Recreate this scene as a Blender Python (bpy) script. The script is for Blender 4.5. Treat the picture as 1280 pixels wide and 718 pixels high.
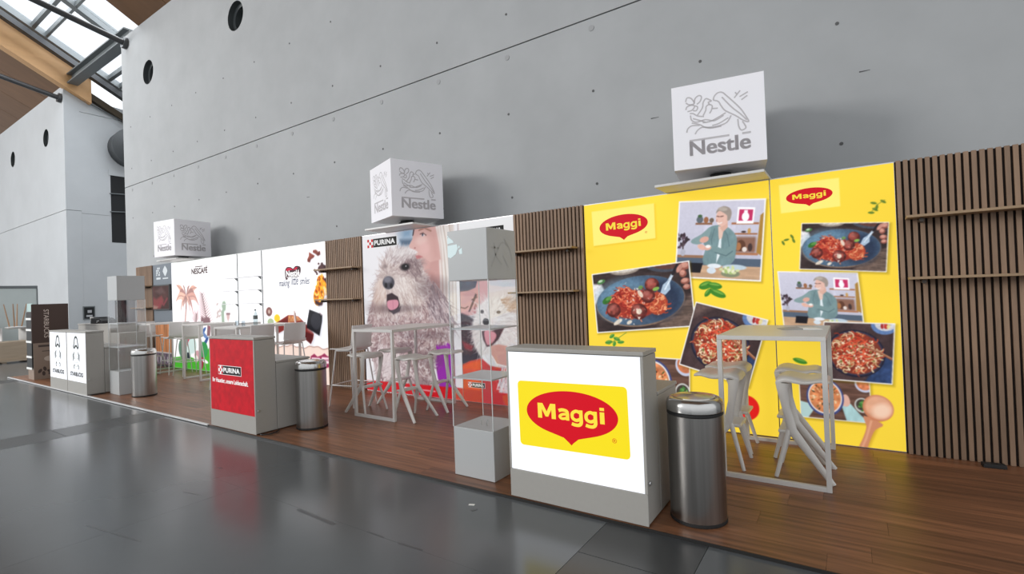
import bpy, math, random
import numpy as np
from mathutils import Vector, Matrix

random.seed(7)
rng = np.random.default_rng(11)
scn = bpy.context.scene
COL = scn.collection
for o in list(bpy.data.objects):
    bpy.data.objects.remove(o, do_unlink=True)

# ------------------------------------------------------------------ camera
CAM_F, CAM_YAW, CAM_PITCH, CAM_ROLL, CAM_H = 627.2, 0.5907, 0.012, 0.0358, 1.5144
cf = Vector((-math.sin(CAM_YAW) * math.cos(CAM_PITCH), math.cos(CAM_YAW) * math.cos(CAM_PITCH), math.sin(CAM_PITCH)))
cr0 = Vector((math.cos(CAM_YAW), math.sin(CAM_YAW), 0))
cu0 = cr0.cross(cf)
cr = math.cos(CAM_ROLL) * cr0 - math.sin(CAM_ROLL) * cu0
cu = math.sin(CAM_ROLL) * cr0 + math.cos(CAM_ROLL) * cu0
cam = bpy.data.cameras.new('camera')
cam.sensor_width = 36.0
cam.lens = CAM_F / 1280 * 36.0
cam.clip_end = 300
camo = bpy.data.objects.new('camera', cam)
COL.objects.link(camo)
m = Matrix((cr, cu, -cf)).transposed().to_4x4()
m.translation = Vector((0, 0, CAM_H))
camo.matrix_world = m
scn.camera = camo

# ------------------------------------------------------------------ world, daylight, exposure
w = bpy.data.worlds.new('overcast_sky')
scn.world = w
w.use_nodes = True
bg = w.node_tree.nodes['Background']
bg.inputs[0].default_value = (0.93, 0.965, 1.0, 1)
bg.inputs[1].default_value = 1.22


def area_light(name, loc, target, sx, sy, power, color):
    L = bpy.data.lights.new(name, 'AREA')
    L.shape = 'RECTANGLE'
    L.size, L.size_y, L.energy, L.color = sx, sy, power, color
    o = bpy.data.objects.new(name, L)
    COL.objects.link(o)
    o.location = loc
    o.rotation_euler = (Vector(target) - Vector(loc)).to_track_quat('-Z', 'Y').to_euler()
    return o


# daylight of the hall's glazed end, far beyond the frame, on the skylight side
area_light('hall_window_daylight', (-29, -19, 11.0), (-5, 5.5, 2.5), 9.0, 8.0, 5200, (1.0, 0.985, 0.965))
# daylight entering through the roof's glazed gap (lies just above the panes)
area_light('skylight_daylight', (-19.9, 1.5, 13.75), (-19.9, 1.5 - 0.53, 12.75), 6.0, 15.0, 1500, (0.93, 0.97, 1.0))
scn.view_settings.view_transform = 'Standard'
scn.view_settings.look = 'None'
scn.view_settings.exposure = 0.0
scn.view_settings.gamma = 1.0
scn.view_settings.use_curve_mapping = False

# ------------------------------------------------------------------ measures
WY = 5.521          # front face of the stand's back wall
CY = 6.15           # concrete wall
HALL_Z = -0.02      # hall floor, a shade below the wooden deck
PH = 2.545          # height of the stand's back wall


def at(x, y, Y):
    """a point of the place's vertical plane Y, from the surveyed photo position"""
    d = cf + cr * ((x - 640) / CAM_F) - cu * ((y - 359) / CAM_F)
    t = Y / d.y
    return (d.x * t, CAM_H + d.z * t)


# ------------------------------------------------------------------ materials
MATS = {}


def lin(c):
    c = np.asarray(c, float)
    return np.where(c <= 0.04045, c / 12.92, ((c + 0.055) / 1.055) ** 2.4)


def rgb(r, g, b):
    return tuple(float(v) for v in lin(np.array([r, g, b]) / 255.0)) + (1.0,)


def mat(name, color=(0.5, 0.5, 0.5, 1), rough=0.5, metal=0.0, emit=0.0, spec=0.5, noise=0.0, nscale=8.0, stretch=(1, 1, 1), bump=0.0, per_object=0.0, trans=0.0, coat=0.0, aniso=0.0):
    if name in MATS:
        return MATS[name]
    mt = bpy.data.materials.new(name)
    mt.use_nodes = True
    nt = mt.node_tree
    b = nt.nodes['Principled BSDF']
    b.inputs['Base Color'].default_value = color
    b.inputs['Roughness'].default_value = rough
    b.inputs['Metallic'].default_value = metal
    b.inputs['Specular IOR Level'].default_value = spec
    b.inputs['Transmission Weight'].default_value = trans
    b.inputs['Coat Weight'].default_value = coat
    if aniso:
        b.inputs['Anisotropic'].default_value = aniso
    src = None
    if noise or bump or per_object:
        tc = nt.nodes.new('ShaderNodeTexCoord')
        mp = nt.nodes.new('ShaderNodeMapping')
        mp.inputs['Scale'].default_value = stretch
        nt.links.new(tc.outputs['Object'], mp.inputs['Vector'])
        vec = mp.outputs['Vector']
        if per_object:
            oi = nt.nodes.new('ShaderNodeObjectInfo')
            ad = nt.nodes.new('ShaderNodeVectorMath')
            ad.operation = 'MULTIPLY_ADD'
            ad.inputs[1].default_value = (37, 53, 71)
            nt.links.new(oi.outputs['Random'], ad.inputs[0])
            nt.links.new(vec, ad.inputs[2])
            vec = ad.outputs[0]
        n1 = nt.nodes.new('ShaderNodeTexNoise')
        n1.inputs['Scale'].default_value = nscale
        n1.inputs['Detail'].default_value = 6
        n1.inputs['Roughness'].default_value = 0.6
        nt.links.new(vec, n1.inputs['Vector'])
        if noise or per_object:
            cr_ = nt.nodes.new('ShaderNodeMapRange')
            cr_.inputs['From Min'].default_value = 0.25
            cr_.inputs['From Max'].default_value = 0.75
            cr_.inputs['To Min'].default_value = 1 - noise
            cr_.inputs['To Max'].default_value = 1 + noise
            nt.links.new(n1.outputs['Fac'], cr_.inputs['Value'])
            f = cr_.outputs['Result']
            if per_object:
                mr = nt.nodes.new('ShaderNodeMapRange')
                mr.inputs['To Min'].default_value = 1 - per_object
                mr.inputs['To Max'].default_value = 1 + per_object
                nt.links.new(oi.outputs['Random'], mr.inputs['Value'])
                mm = nt.nodes.new('ShaderNodeMath')
                mm.operation = 'MULTIPLY'
                nt.links.new(f, mm.inputs[0])
                nt.links.new(mr.outputs['Result'], mm.inputs[1])
                f = mm.outputs[0]
            vm = nt.nodes.new('ShaderNodeVectorMath')
            vm.operation = 'SCALE'
            vm.inputs[0].default_value = color[:3]
            nt.links.new(f, vm.inputs['Scale'])
            nt.links.new(vm.outputs[0], b.inputs['Base Color'])
            src = vm.outputs[0]
        if bump:
            bp = nt.nodes.new('ShaderNodeBump')
            bp.inputs['Strength'].default_value = bump
            bp.inputs['Distance'].default_value = 0.01
            nt.links.new(n1.outputs['Fac'], bp.inputs['Height'])
            nt.links.new(bp.outputs['Normal'], b.inputs['Normal'])
    if emit:
        b.inputs['Emission Color'].default_value = color
        b.inputs['Emission Strength'].default_value = emit
    MATS[name] = mt
    return mt


def print_mat(name, emit, base=0.25):
    """backlit textile print: colours come from the mesh's printed colour layer"""
    if name in MATS:
        return MATS[name]
    mt = bpy.data.materials.new(name)
    mt.use_nodes = True
    nt = mt.node_tree
    b = nt.nodes['Principled BSDF']
    a = nt.nodes.new('ShaderNodeAttribute')
    a.attribute_name = 'print_colour'
    s = nt.nodes.new('ShaderNodeVectorMath')
    s.operation = 'SCALE'
    s.inputs['Scale'].default_value = base
    nt.links.new(a.outputs['Color'], s.inputs[0])
    nt.links.new(s.outputs[0], b.inputs['Base Color'])
    nt.links.new(a.outputs['Color'], b.inputs['Emission Color'])
    b.inputs['Emission Strength'].default_value = emit
    b.inputs['Roughness'].default_value = 0.6
    b.inputs['Specular IOR Level'].default_value = 0.2
    MATS[name] = mt
    return mt


def glass_mat(name, tint=(1, 1, 1), alpha=0.12, rough=0.02, ior=1.25):
    """clear acrylic sheet: mostly see-through with a mirror-like sheen"""
    if name in MATS:
        return MATS[name]
    mt = bpy.data.materials.new(name)
    mt.use_nodes = True
    nt = mt.node_tree
    nt.nodes.remove(nt.nodes['Principled BSDF'])
    out = nt.nodes['Material Output']
    tr = nt.nodes.new('ShaderNodeBsdfTransparent')
    tr.inputs[0].default_value = (*tint, 1)
    gl = nt.nodes.new('ShaderNodeBsdfGlossy')
    gl.inputs['Roughness'].default_value = rough
    mx = nt.nodes.new('ShaderNodeMixShader')
    fr = nt.nodes.new('ShaderNodeFresnel')
    fr.inputs['IOR'].default_value = ior
    ad = nt.nodes.new('ShaderNodeMath')
    ad.operation = 'ADD'
    ad.inputs[1].default_value = alpha * 0.2
    nt.links.new(fr.outputs[0], ad.inputs[0])
    ge = nt.nodes.new('ShaderNodeNewGeometry')
    iv = nt.nodes.new('ShaderNodeMath')
    iv.operation = 'SUBTRACT'
    iv.inputs[0].default_value = 1.0
    nt.links.new(ge.outputs['Backfacing'], iv.inputs[1])
    mu = nt.nodes.new('ShaderNodeMath')
    mu.operation = 'MULTIPLY'
    nt.links.new(ad.outputs[0], mu.inputs[0])
    nt.links.new(iv.outputs[0], mu.inputs[1])
    nt.links.new(mu.outputs[0], mx.inputs[0])
    nt.links.new(tr.outputs[0], mx.inputs[1])
    nt.links.new(gl.outputs[0], mx.inputs[2])
    nt.links.new(mx.outputs[0], out.inputs[0])
    MATS[name] = mt
    return mt


CONCRETE = mat('concrete', (0.375, 0.385, 0.39, 1), 0.75, noise=0.09, nscale=0.9, bump=0.05)
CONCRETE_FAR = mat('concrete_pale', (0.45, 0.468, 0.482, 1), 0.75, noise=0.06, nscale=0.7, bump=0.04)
SLABM = mat('floor_slab_coating', (0.088, 0.096, 0.101, 1), 0.19, noise=0.09, nscale=0.8, bump=0.015, spec=0.5)
BANDM = mat('floor_band_stone', (0.042, 0.045, 0.047, 1), 0.33, noise=0.12, nscale=3, per_object=0.12)
JOINT = mat('dark_joint', (0.05, 0.053, 0.056, 1), 0.6)
PLANKM = mat('deck_wood', (0.205, 0.088, 0.042, 1), 0.38, noise=0.62, nscale=2.4, stretch=(0.5, 11, 1), per_object=0.2, bump=0.03)
SLATM = mat('slat_wood', (0.245, 0.155, 0.098, 1), 0.6, noise=0.22, nscale=3, stretch=(6, 6, 0.7), per_object=0.12)
SLATBACK = mat('slat_backing_felt', (0.018, 0.011, 0.008, 1), 0.9)
SHELFWOOD = mat('shelf_oak', (0.30, 0.20, 0.115, 1), 0.5, noise=0.15, nscale=4, stretch=(0.6, 5, 5))
ALU = mat('aluminium', (0.55, 0.55, 0.55, 1), 0.35, metal=0.9)
DARKMETAL = mat('dark_metal', (0.03, 0.032, 0.035, 1), 0.4, metal=0.3)
STEELGREY = mat('painted_steel', (0.13, 0.145, 0.15, 1), 0.45, noise=0.05, nscale=3)
COUNTERM = mat('counter_laminate', (0.365, 0.350, 0.322, 1), 0.45, noise=0.02, nscale=40)
WHITEPL = mat('white_plastic', (0.62, 0.60, 0.565, 1), 0.35, noise=0.02, nscale=12)
SHELLPL = mat('shell_plastic', (0.66, 0.65, 0.635, 1), 0.3)
TABLEM = mat('table_lacquer', (0.60, 0.585, 0.56, 1), 0.38, noise=0.02, nscale=10)
CUBEM = mat('cube_white', (0.92, 0.905, 0.94, 1), 0.3)
LOGOGREY = mat('logo_grey', rgb(196, 191, 194), 0.5)
BOXGREY = mat('display_box_grey', (0.44, 0.45, 0.45, 1), 0.4)
STEELBR = mat('brushed_steel', (0.33, 0.315, 0.30, 1), 0.30, metal=1.0, noise=0.16, nscale=5, stretch=(6, 6, 0.05), aniso=0.6)
STEELLID = mat('lid_steel', (0.50, 0.49, 0.475, 1), 0.22, metal=1.0, noise=0.05, nscale=6)
RUBBER = mat('black_rubber', (0.012, 0.012, 0.012, 1), 0.6)
TIMBER = mat('timber_panel', (0.155, 0.076, 0.032, 1), 0.6, noise=0.16, nscale=1.6, stretch=(3, 0.5, 1), per_object=0.10)
GLULAM = mat('glulam', (0.50, 0.285, 0.125, 1), 0.55, noise=0.14, nscale=1.5, stretch=(3, 0.4, 3))
ACRYL = glass_mat('acrylic', (0.985, 0.988, 0.99), 0.25)
PANE = glass_mat('skylight_glass', (0.985, 0.99, 1.0), 0.02, ior=1.06)
BLACKLET = mat('black_print', (0.006, 0.006, 0.007, 1), 0.5)
HOLEM = mat('hole_dark', (0.012, 0.013, 0.014, 1), 0.9)
RINGM = mat('hole_sleeve', (0.06, 0.07, 0.072, 1), 0.6)


def lit(name, c, s=0.9):
    mt = mat(name, rgb(*c), 0.55, emit=s, spec=0.2)
    k = rgb(*c)
    mt.node_tree.nodes['Principled BSDF'].inputs['Base Color'].default_value = (k[0] * .2, k[1] * .2, k[2] * .2, 1)
    return mt


# ------------------------------------------------------------------ mesh helpers
class MB:
    def __init__(s):
        s.v, s.f = [], []

    def add(s, vs, fs):
        n = len(s.v)
        s.v += [tuple(map(float, p)) for p in vs]
        s.f += [tuple(i + n for i in q) for q in fs]
        return s

    def box(s, x0, x1, y0, y1, z0, z1):
        return s.add([(x0, y0, z0), (x1, y0, z0), (x1, y1, z0), (x0, y1, z0), (x0, y0, z1), (x1, y0, z1), (x1, y1, z1), (x0, y1, z1)],
                     [(0, 3, 2, 1), (4, 5, 6, 7), (0, 1, 5, 4), (1, 2, 6, 5), (2, 3, 7, 6), (3, 0, 4, 7)])

    def sweep(s, pts, radii, n=8, square=False, side=None, closed=False):
        """tube / tapered bar through pts; radii: r or (ra, rb) per point"""
        P = [Vector(p) for p in pts]
        R = [(r, r) if not isinstance(r, (tuple, list)) else r for r in (radii if isinstance(radii, list) else [radii] * len(P))]
        rings = []
        k = 4 if square else n
        for i, p in enumerate(P):
            a = P[i - 1] if i > 0 else (P[-1] if closed else None)
            b = P[i + 1] if i < len(P) - 1 else (P[0] if closed else None)
            if a is None:
                t = b - p
            elif b is None:
                t = p - a
            else:
                t = (p - a).normalized() + (b - p).normalized()
            t.normalize()
            ref = Vector(side) if side else (Vector((0, 0, 1)) if abs(t.z) < 0.95 else Vector((0, 1, 0)))
            u = ref - t * ref.dot(t)
            u.normalize()
            v = t.cross(u)
            ring = []
            for j in range(k):
                an = 2 * math.pi * (j + (0.5 if square else 0)) / k
                q = 1.4142 if square else 1
                ring.append(p + u * (math.cos(an) * R[i][0] * q) + v * (math.sin(an) * R[i][1] * q))
            rings.append(ring)
        vs = [q for r_ in rings for q in r_]
        fs = []
        m_ = len(rings)
        for i in range(m_ if closed else m_ - 1):
            for j in range(k):
                a0, a1 = i * k + j, i * k + (j + 1) % k
                b0, b1 = ((i + 1) % m_) * k + j, ((i + 1) % m_) * k + (j + 1) % k
                fs.append((a0, a1, b1, b0))
        if not closed:
            fs.append(tuple(reversed(range(k))))
            fs.append(tuple((m_ - 1) * k + j for j in range(k)))
        return s.add(vs, fs)

    def lathe(s, prof, n=40, c=(0, 0)):
        vs, fs = [], []
        for (r, z) in prof:
            for j in range(n):
                a = 2 * math.pi * j / n
                vs.append((c[0] + r * math.cos(a), c[1] + r * math.sin(a), z))
        for i in range(len(prof) - 1):
            for j in range(n):
                j2 = (j + 1) % n
                fs.append((i * n + j, i * n + j2, (i + 1) * n + j2, (i + 1) * n + j))
        if prof[0][0] > 1e-5:
            fs.append(tuple(reversed(range(n))))
        if prof[-1][0] > 1e-5:
            fs.append(tuple((len(prof) - 1) * n + j for j in range(n)))
        return s.add(vs, fs)

    def prism(s, poly, fn0, fn1):
        """poly 2D; fn0/fn1 map 2D point to the two 3D faces"""
        n = len(poly)
        vs = [fn0(p) for p in poly] + [fn1(p) for p in poly]
        fs = [tuple(range(n)), tuple(reversed(range(n, 2 * n)))] + [(i, n + i, n + (i + 1) % n, (i + 1) % n) for i in range(n)]
        return s.add(vs, fs)

    def mesh(s, name, smooth=False):
        me = bpy.data.meshes.new(name)
        me.from_pydata(s.v, [], s.f)
        me.validate()
        me.update()
        if smooth:
            me.polygons.foreach_set('use_smooth', [True] * len(me.polygons))
            try:
                me.set_sharp_from_angle(angle=math.radians(40))
            except Exception:
                pass
        return me

    def build(s, name, material, parent=None, smooth=False, bevel=0.0, loc=None, rz=None, subsurf=0):
        o = bpy.data.objects.new(name, s.mesh(name, smooth))
        COL.objects.link(o)
        o.data.materials.append(material)
        if parent:
            o.parent = parent
        if loc is not None:
            o.location = loc
        if rz is not None:
            o.rotation_euler = (0, 0, rz)
        if bevel:
            b = o.modifiers.new('bevel', 'BEVEL')
            b.width, b.segments, b.limit_method = bevel, 2, 'ANGLE'
        if subsurf:
            b = o.modifiers.new('sub', 'SUBSURF')
            b.levels = b.render_levels = subsurf
        return o


def link_mesh(name, me, material, parent, loc=(0, 0, 0)):
    o = bpy.data.objects.new(name, me)
    COL.objects.link(o)
    if not me.materials:
        me.materials.append(material)
    o.parent = parent
    o.location = loc
    return o


def tag(o, label=None, cat=None, group=None, kind=None):
    if label:
        o['label'] = label
    if cat:
        o['category'] = cat
    if group:
        o['group'] = group
    if kind:
        o['kind'] = kind
    return o


def empty(name, loc, rz=0.0, label=None, cat=None, group=None, kind=None):
    o = bpy.data.objects.new(name, None)
    COL.objects.link(o)
    o.empty_display_size = 0.1
    o.location = loc
    o.rotation_euler = (0, 0, rz)
    return tag(o, label, cat, group, kind)


def copy_tree(o, parent=None):
    c = o.copy()
    COL.objects.link(c)
    c.parent = parent
    for ch in [x for x in KIDS.get(o.name, [])]:
        copy_tree_child(ch, c)
    return c


def copy_tree_child(o, parent):
    c = o.copy()
    COL.objects.link(c)
    c.parent = parent
    for ch in KIDS.get(o.name, []):
        copy_tree_child(ch, c)


KIDS = {}


def remember(root):
    KIDS[root.name] = [o for o in bpy.data.objects if o.parent == root]
    for o in KIDS[root.name]:
        KIDS[o.name] = [q for q in bpy.data.objects if q.parent == o]


# ------------------------------------------------------------------ lettering (built-in font, turned to mesh once)
TEXTS = {
    'maggi': ('Maggi', 0.008, 0.0, 1.0), 'nestle': ('Nestle', 0.006, 0.0, 1.0), 'purina': ('PURINA', 0.006, 0.0, 1.04),
    'nescafe': ('NESCAF\u00c9', 0.002, 0.0, 1.0), 'starbucks': ('STARBUCKS', 0.004, 0.0, 1.0),
    'making': ('making', 0.0, 0.25, 1.0), 'little': ('little', 0.0, 0.25, 1.0), 'smiles': ('smiles', 0.0, 0.25, 1.0), 'nestle_small': ('Nestl\u00e9', 0.004, 0.0, 1.0),
    'slogan': ('Ihr Haustier, unsere Leidenschaft.', 0.003, 0.0, 1.0), 'reg': ('\u00ae', 0.0, 0.0, 1.0),
    'slogan_small': ('Ihr Haustier, unsere Leidenschaft.', 0.0, 0.0, 1.0), 'tm': ('TM', 0.0, 0.0, 1.0),
}
TM = {}
BOLD = {'maggi': .035, 'nestle': .028, 'purina': .045, 'starbucks': .05, 'nescafe': .03, 'slogan': .03, 'making': .008, 'little': .008, 'smiles': .008, 'nestle_small': .04}
_tmp = []
for k, (t, off, shear, sp) in TEXTS.items():
    cu_ = bpy.data.curves.new('lettering_' + k, 'FONT')
    cu_.body, cu_.offset, cu_.shear, cu_.space_character, cu_.resolution_u = t, off, shear, sp, 4
    o_ = bpy.data.objects.new('lettering_' + k, cu_)
    COL.objects.link(o_)
    _tmp.append((k, o_))
bpy.context.view_layer.update()
_dg = bpy.context.evaluated_depsgraph_get()
for k, o_ in _tmp:
    me_ = o_.evaluated_get(_dg).to_mesh()
    vv = np.array([v.co[:] for v in me_.vertices])[:, :2]
    ff = [tuple(p.vertices) for p in me_.polygons]
    lo, hi = vv.min(0), vv.max(0)
    TM[k] = ((vv - lo) / (hi - lo), ff)
    o_.evaluated_get(_dg).to_mesh_clear()
for k, o_ in _tmp:
    c_ = o_.data
    bpy.data.objects.remove(o_, do_unlink=True)
    bpy.data.curves.remove(c_)


def own_letters():
    """heavy wide sans letters of the oval logo, drawn as outlines and thick strokes"""
    V, Fc = [], []

    def poly(pts, dx):
        n0 = len(V)
        V.extend([(x + dx, y) for x, y in pts])
        Fc.append(tuple(range(n0, n0 + len(pts))))

    def stroke(pts, w_, dx):
        P = smooth_path_2d(pts)
        L, R_ = [], []
        for i, p in enumerate(P):
            a, b = P[max(0, i - 1)], P[min(len(P) - 1, i + 1)]
            t = (b - a) / (np.linalg.norm(b - a) + 1e-9)
            nn = np.array([-t[1], t[0]]) * w_ / 2
            L.append(p + nn)
            R_.append(p - nn)
        n0, n = len(V), len(P)
        V.extend([(p[0] + dx, p[1]) for p in L] + [(p[0] + dx, p[1]) for p in R_])
        Fc.extend([(n0 + i, n0 + n + i, n0 + n + i + 1, n0 + i + 1) for i in range(n - 1)])

    poly([(0, 0), (0, 1), (.34, 1), (.60, .46), (.86, 1), (1.20, 1), (1.20, 0), (.92, 0), (.92, .60), (.69, .12), (.51, .12), (.28, .60), (.28, 0)], 0)
    x = 1.34
    stroke([(.06, .60), (.30, .665), (.55, .61), (.62, .46), (.62, .0)], .215, x)
    stroke([(.62, .395), (.32, .375), (.125, .235), (.23, .10), (.48, .12), (.64, .22)], .175, x)
    for x in (2.16, 3.03):
        stroke([(.62, .56), (.36, .66), (.125, .50), (.125, .20), (.36, .07), (.62, .18)], .205, x)
        stroke([(.655, .74), (.655, .3), (.65, -.06), (.52, -.22), (.28, -.235), (.06, -.17)], .215, x)
    poly([(0, 0), (0, .74), (.27, .74), (.27, 0)], 3.96)
    poly([(0, .83), (0, 1.02), (.27, 1.02), (.27, .83)], 3.96)
    vv = np.array(V)
    lo, hi = vv.min(0), vv.max(0)
    return (vv - lo) / (hi - lo), Fc


def smooth_path_2d(pts):
    return smooth_path(pts, 6)


class Face:
    """a flat face in a thing's local frame: origin, right and up vectors, outward normal"""
    def __init__(s, o, r, u):
        s.o, s.r, s.u = Vector(o), Vector(r), Vector(u)
        s.n = s.r.cross(s.u).normalized()

    def p(s, a, b, d=0.0):
        return s.o + s.r * a + s.u * b + s.n * d


def put_text(name, key, face, a, b, wd, ht, material, parent, d=0.002, rot=0.0):
    """lettering with its box's lower-left corner at (a, b) on a face; rot in radians"""
    vv, ff = TM[key]
    c, s_ = math.cos(rot), math.sin(rot)
    mb = MB()
    e = BOLD.get(key, 0)
    vv = vv * np.array([1 - 2 * e * ht / wd, 1 - 2 * e])
    for (ex, ey) in (((0, 0), (2, 0), (0, 2), (2, 2), (1, 0), (1, 2)) if e else ((0, 0),)):
        mb.add([face.p(a + (x * wd + ex * e * ht) * c - (y + ey * e) * ht * s_, b + (x * wd + ex * e * ht) * s_ + (y + ey * e) * ht * c, d) for x, y in vv], ff)
    return mb.build(name, material, parent)


def put_poly(mb, face, pts, d=0.0015):
    mb.add([face.p(x, y, d) for x, y in pts], [tuple(range(len(pts)))])
    return mb


def smooth_path(pts, n=6, closed=False):
    P = [np.array(p, float) for p in pts]
    out = []
    m_ = len(P)
    for i in range(m_ if closed else m_ - 1):
        p0 = P[i - 1] if (i > 0 or closed) else P[i]
        p1, p2 = P[i], P[(i + 1) % m_]
        p3 = P[(i + 2) % m_] if (i + 2 < m_ or closed) else p2
        for j in range(n):
            t = j / n
            out.append(0.5 * ((2 * p1) + (-p0 + p2) * t + (2 * p0 - 5 * p1 + 4 * p2 - p3) * t * t + (-p0 + 3 * p1 - 3 * p2 + p3) * t ** 3))
    if not closed:
        out.append(P[-1])
    return out


def ribbon(mb, face, pts, wd, d=0.0015, sm=5):
    P = smooth_path(pts, sm)
    L, R_ = [], []
    for i, p in enumerate(P):
        a, b = P[max(0, i - 1)], P[min(len(P) - 1, i + 1)]
        t = b - a
        t = t / (np.linalg.norm(t) + 1e-9)
        nrm = np.array([-t[1], t[0]]) * wd / 2
        L.append(p + nrm)
        R_.append(p - nrm)
    n = len(P)
    mb.add([face.p(*q, d) for q in L] + [face.p(*q, d) for q in R_], [(i, n + i, n + i + 1, i + 1) for i in range(n - 1)])


def ell_pts(cx, cy, rx, ry, n=40, rot=0.0):
    c, s_ = math.cos(rot), math.sin(rot)
    return [(cx + c * rx * math.cos(a) - s_ * ry * math.sin(a), cy + s_ * rx * math.cos(a) + c * ry * math.sin(a)) for a in np.linspace(0, 2 * math.pi, n, endpoint=False)]


TM['maggi'] = own_letters()
BOLD['maggi'] = 0


# ------------------------------------------------------------------ print painter (numpy canvas -> colour layer on a fine mesh)
def value_noise(x, y, seed):
    xi, yi = np.floor(x).astype(np.int64), np.floor(y).astype(np.int64)
    fx, fy = x - xi, y - yi
    fx, fy = fx * fx * (3 - 2 * fx), fy * fy * (3 - 2 * fy)

    def h(a, b):
        n = (a * 374761393 + b * 668265263 + seed * 974634777) & 0x7fffffff
        n = ((n ^ (n >> 13)) * 1274126177) & 0x7fffffff
        return ((n ^ (n >> 16)) & 0xffff) / 65535.0
    return (h(xi, yi) * (1 - fx) + h(xi + 1, yi) * fx) * (1 - fy) + (h(xi, yi + 1) * (1 - fx) + h(xi + 1, yi + 1) * fx) * fy


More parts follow.
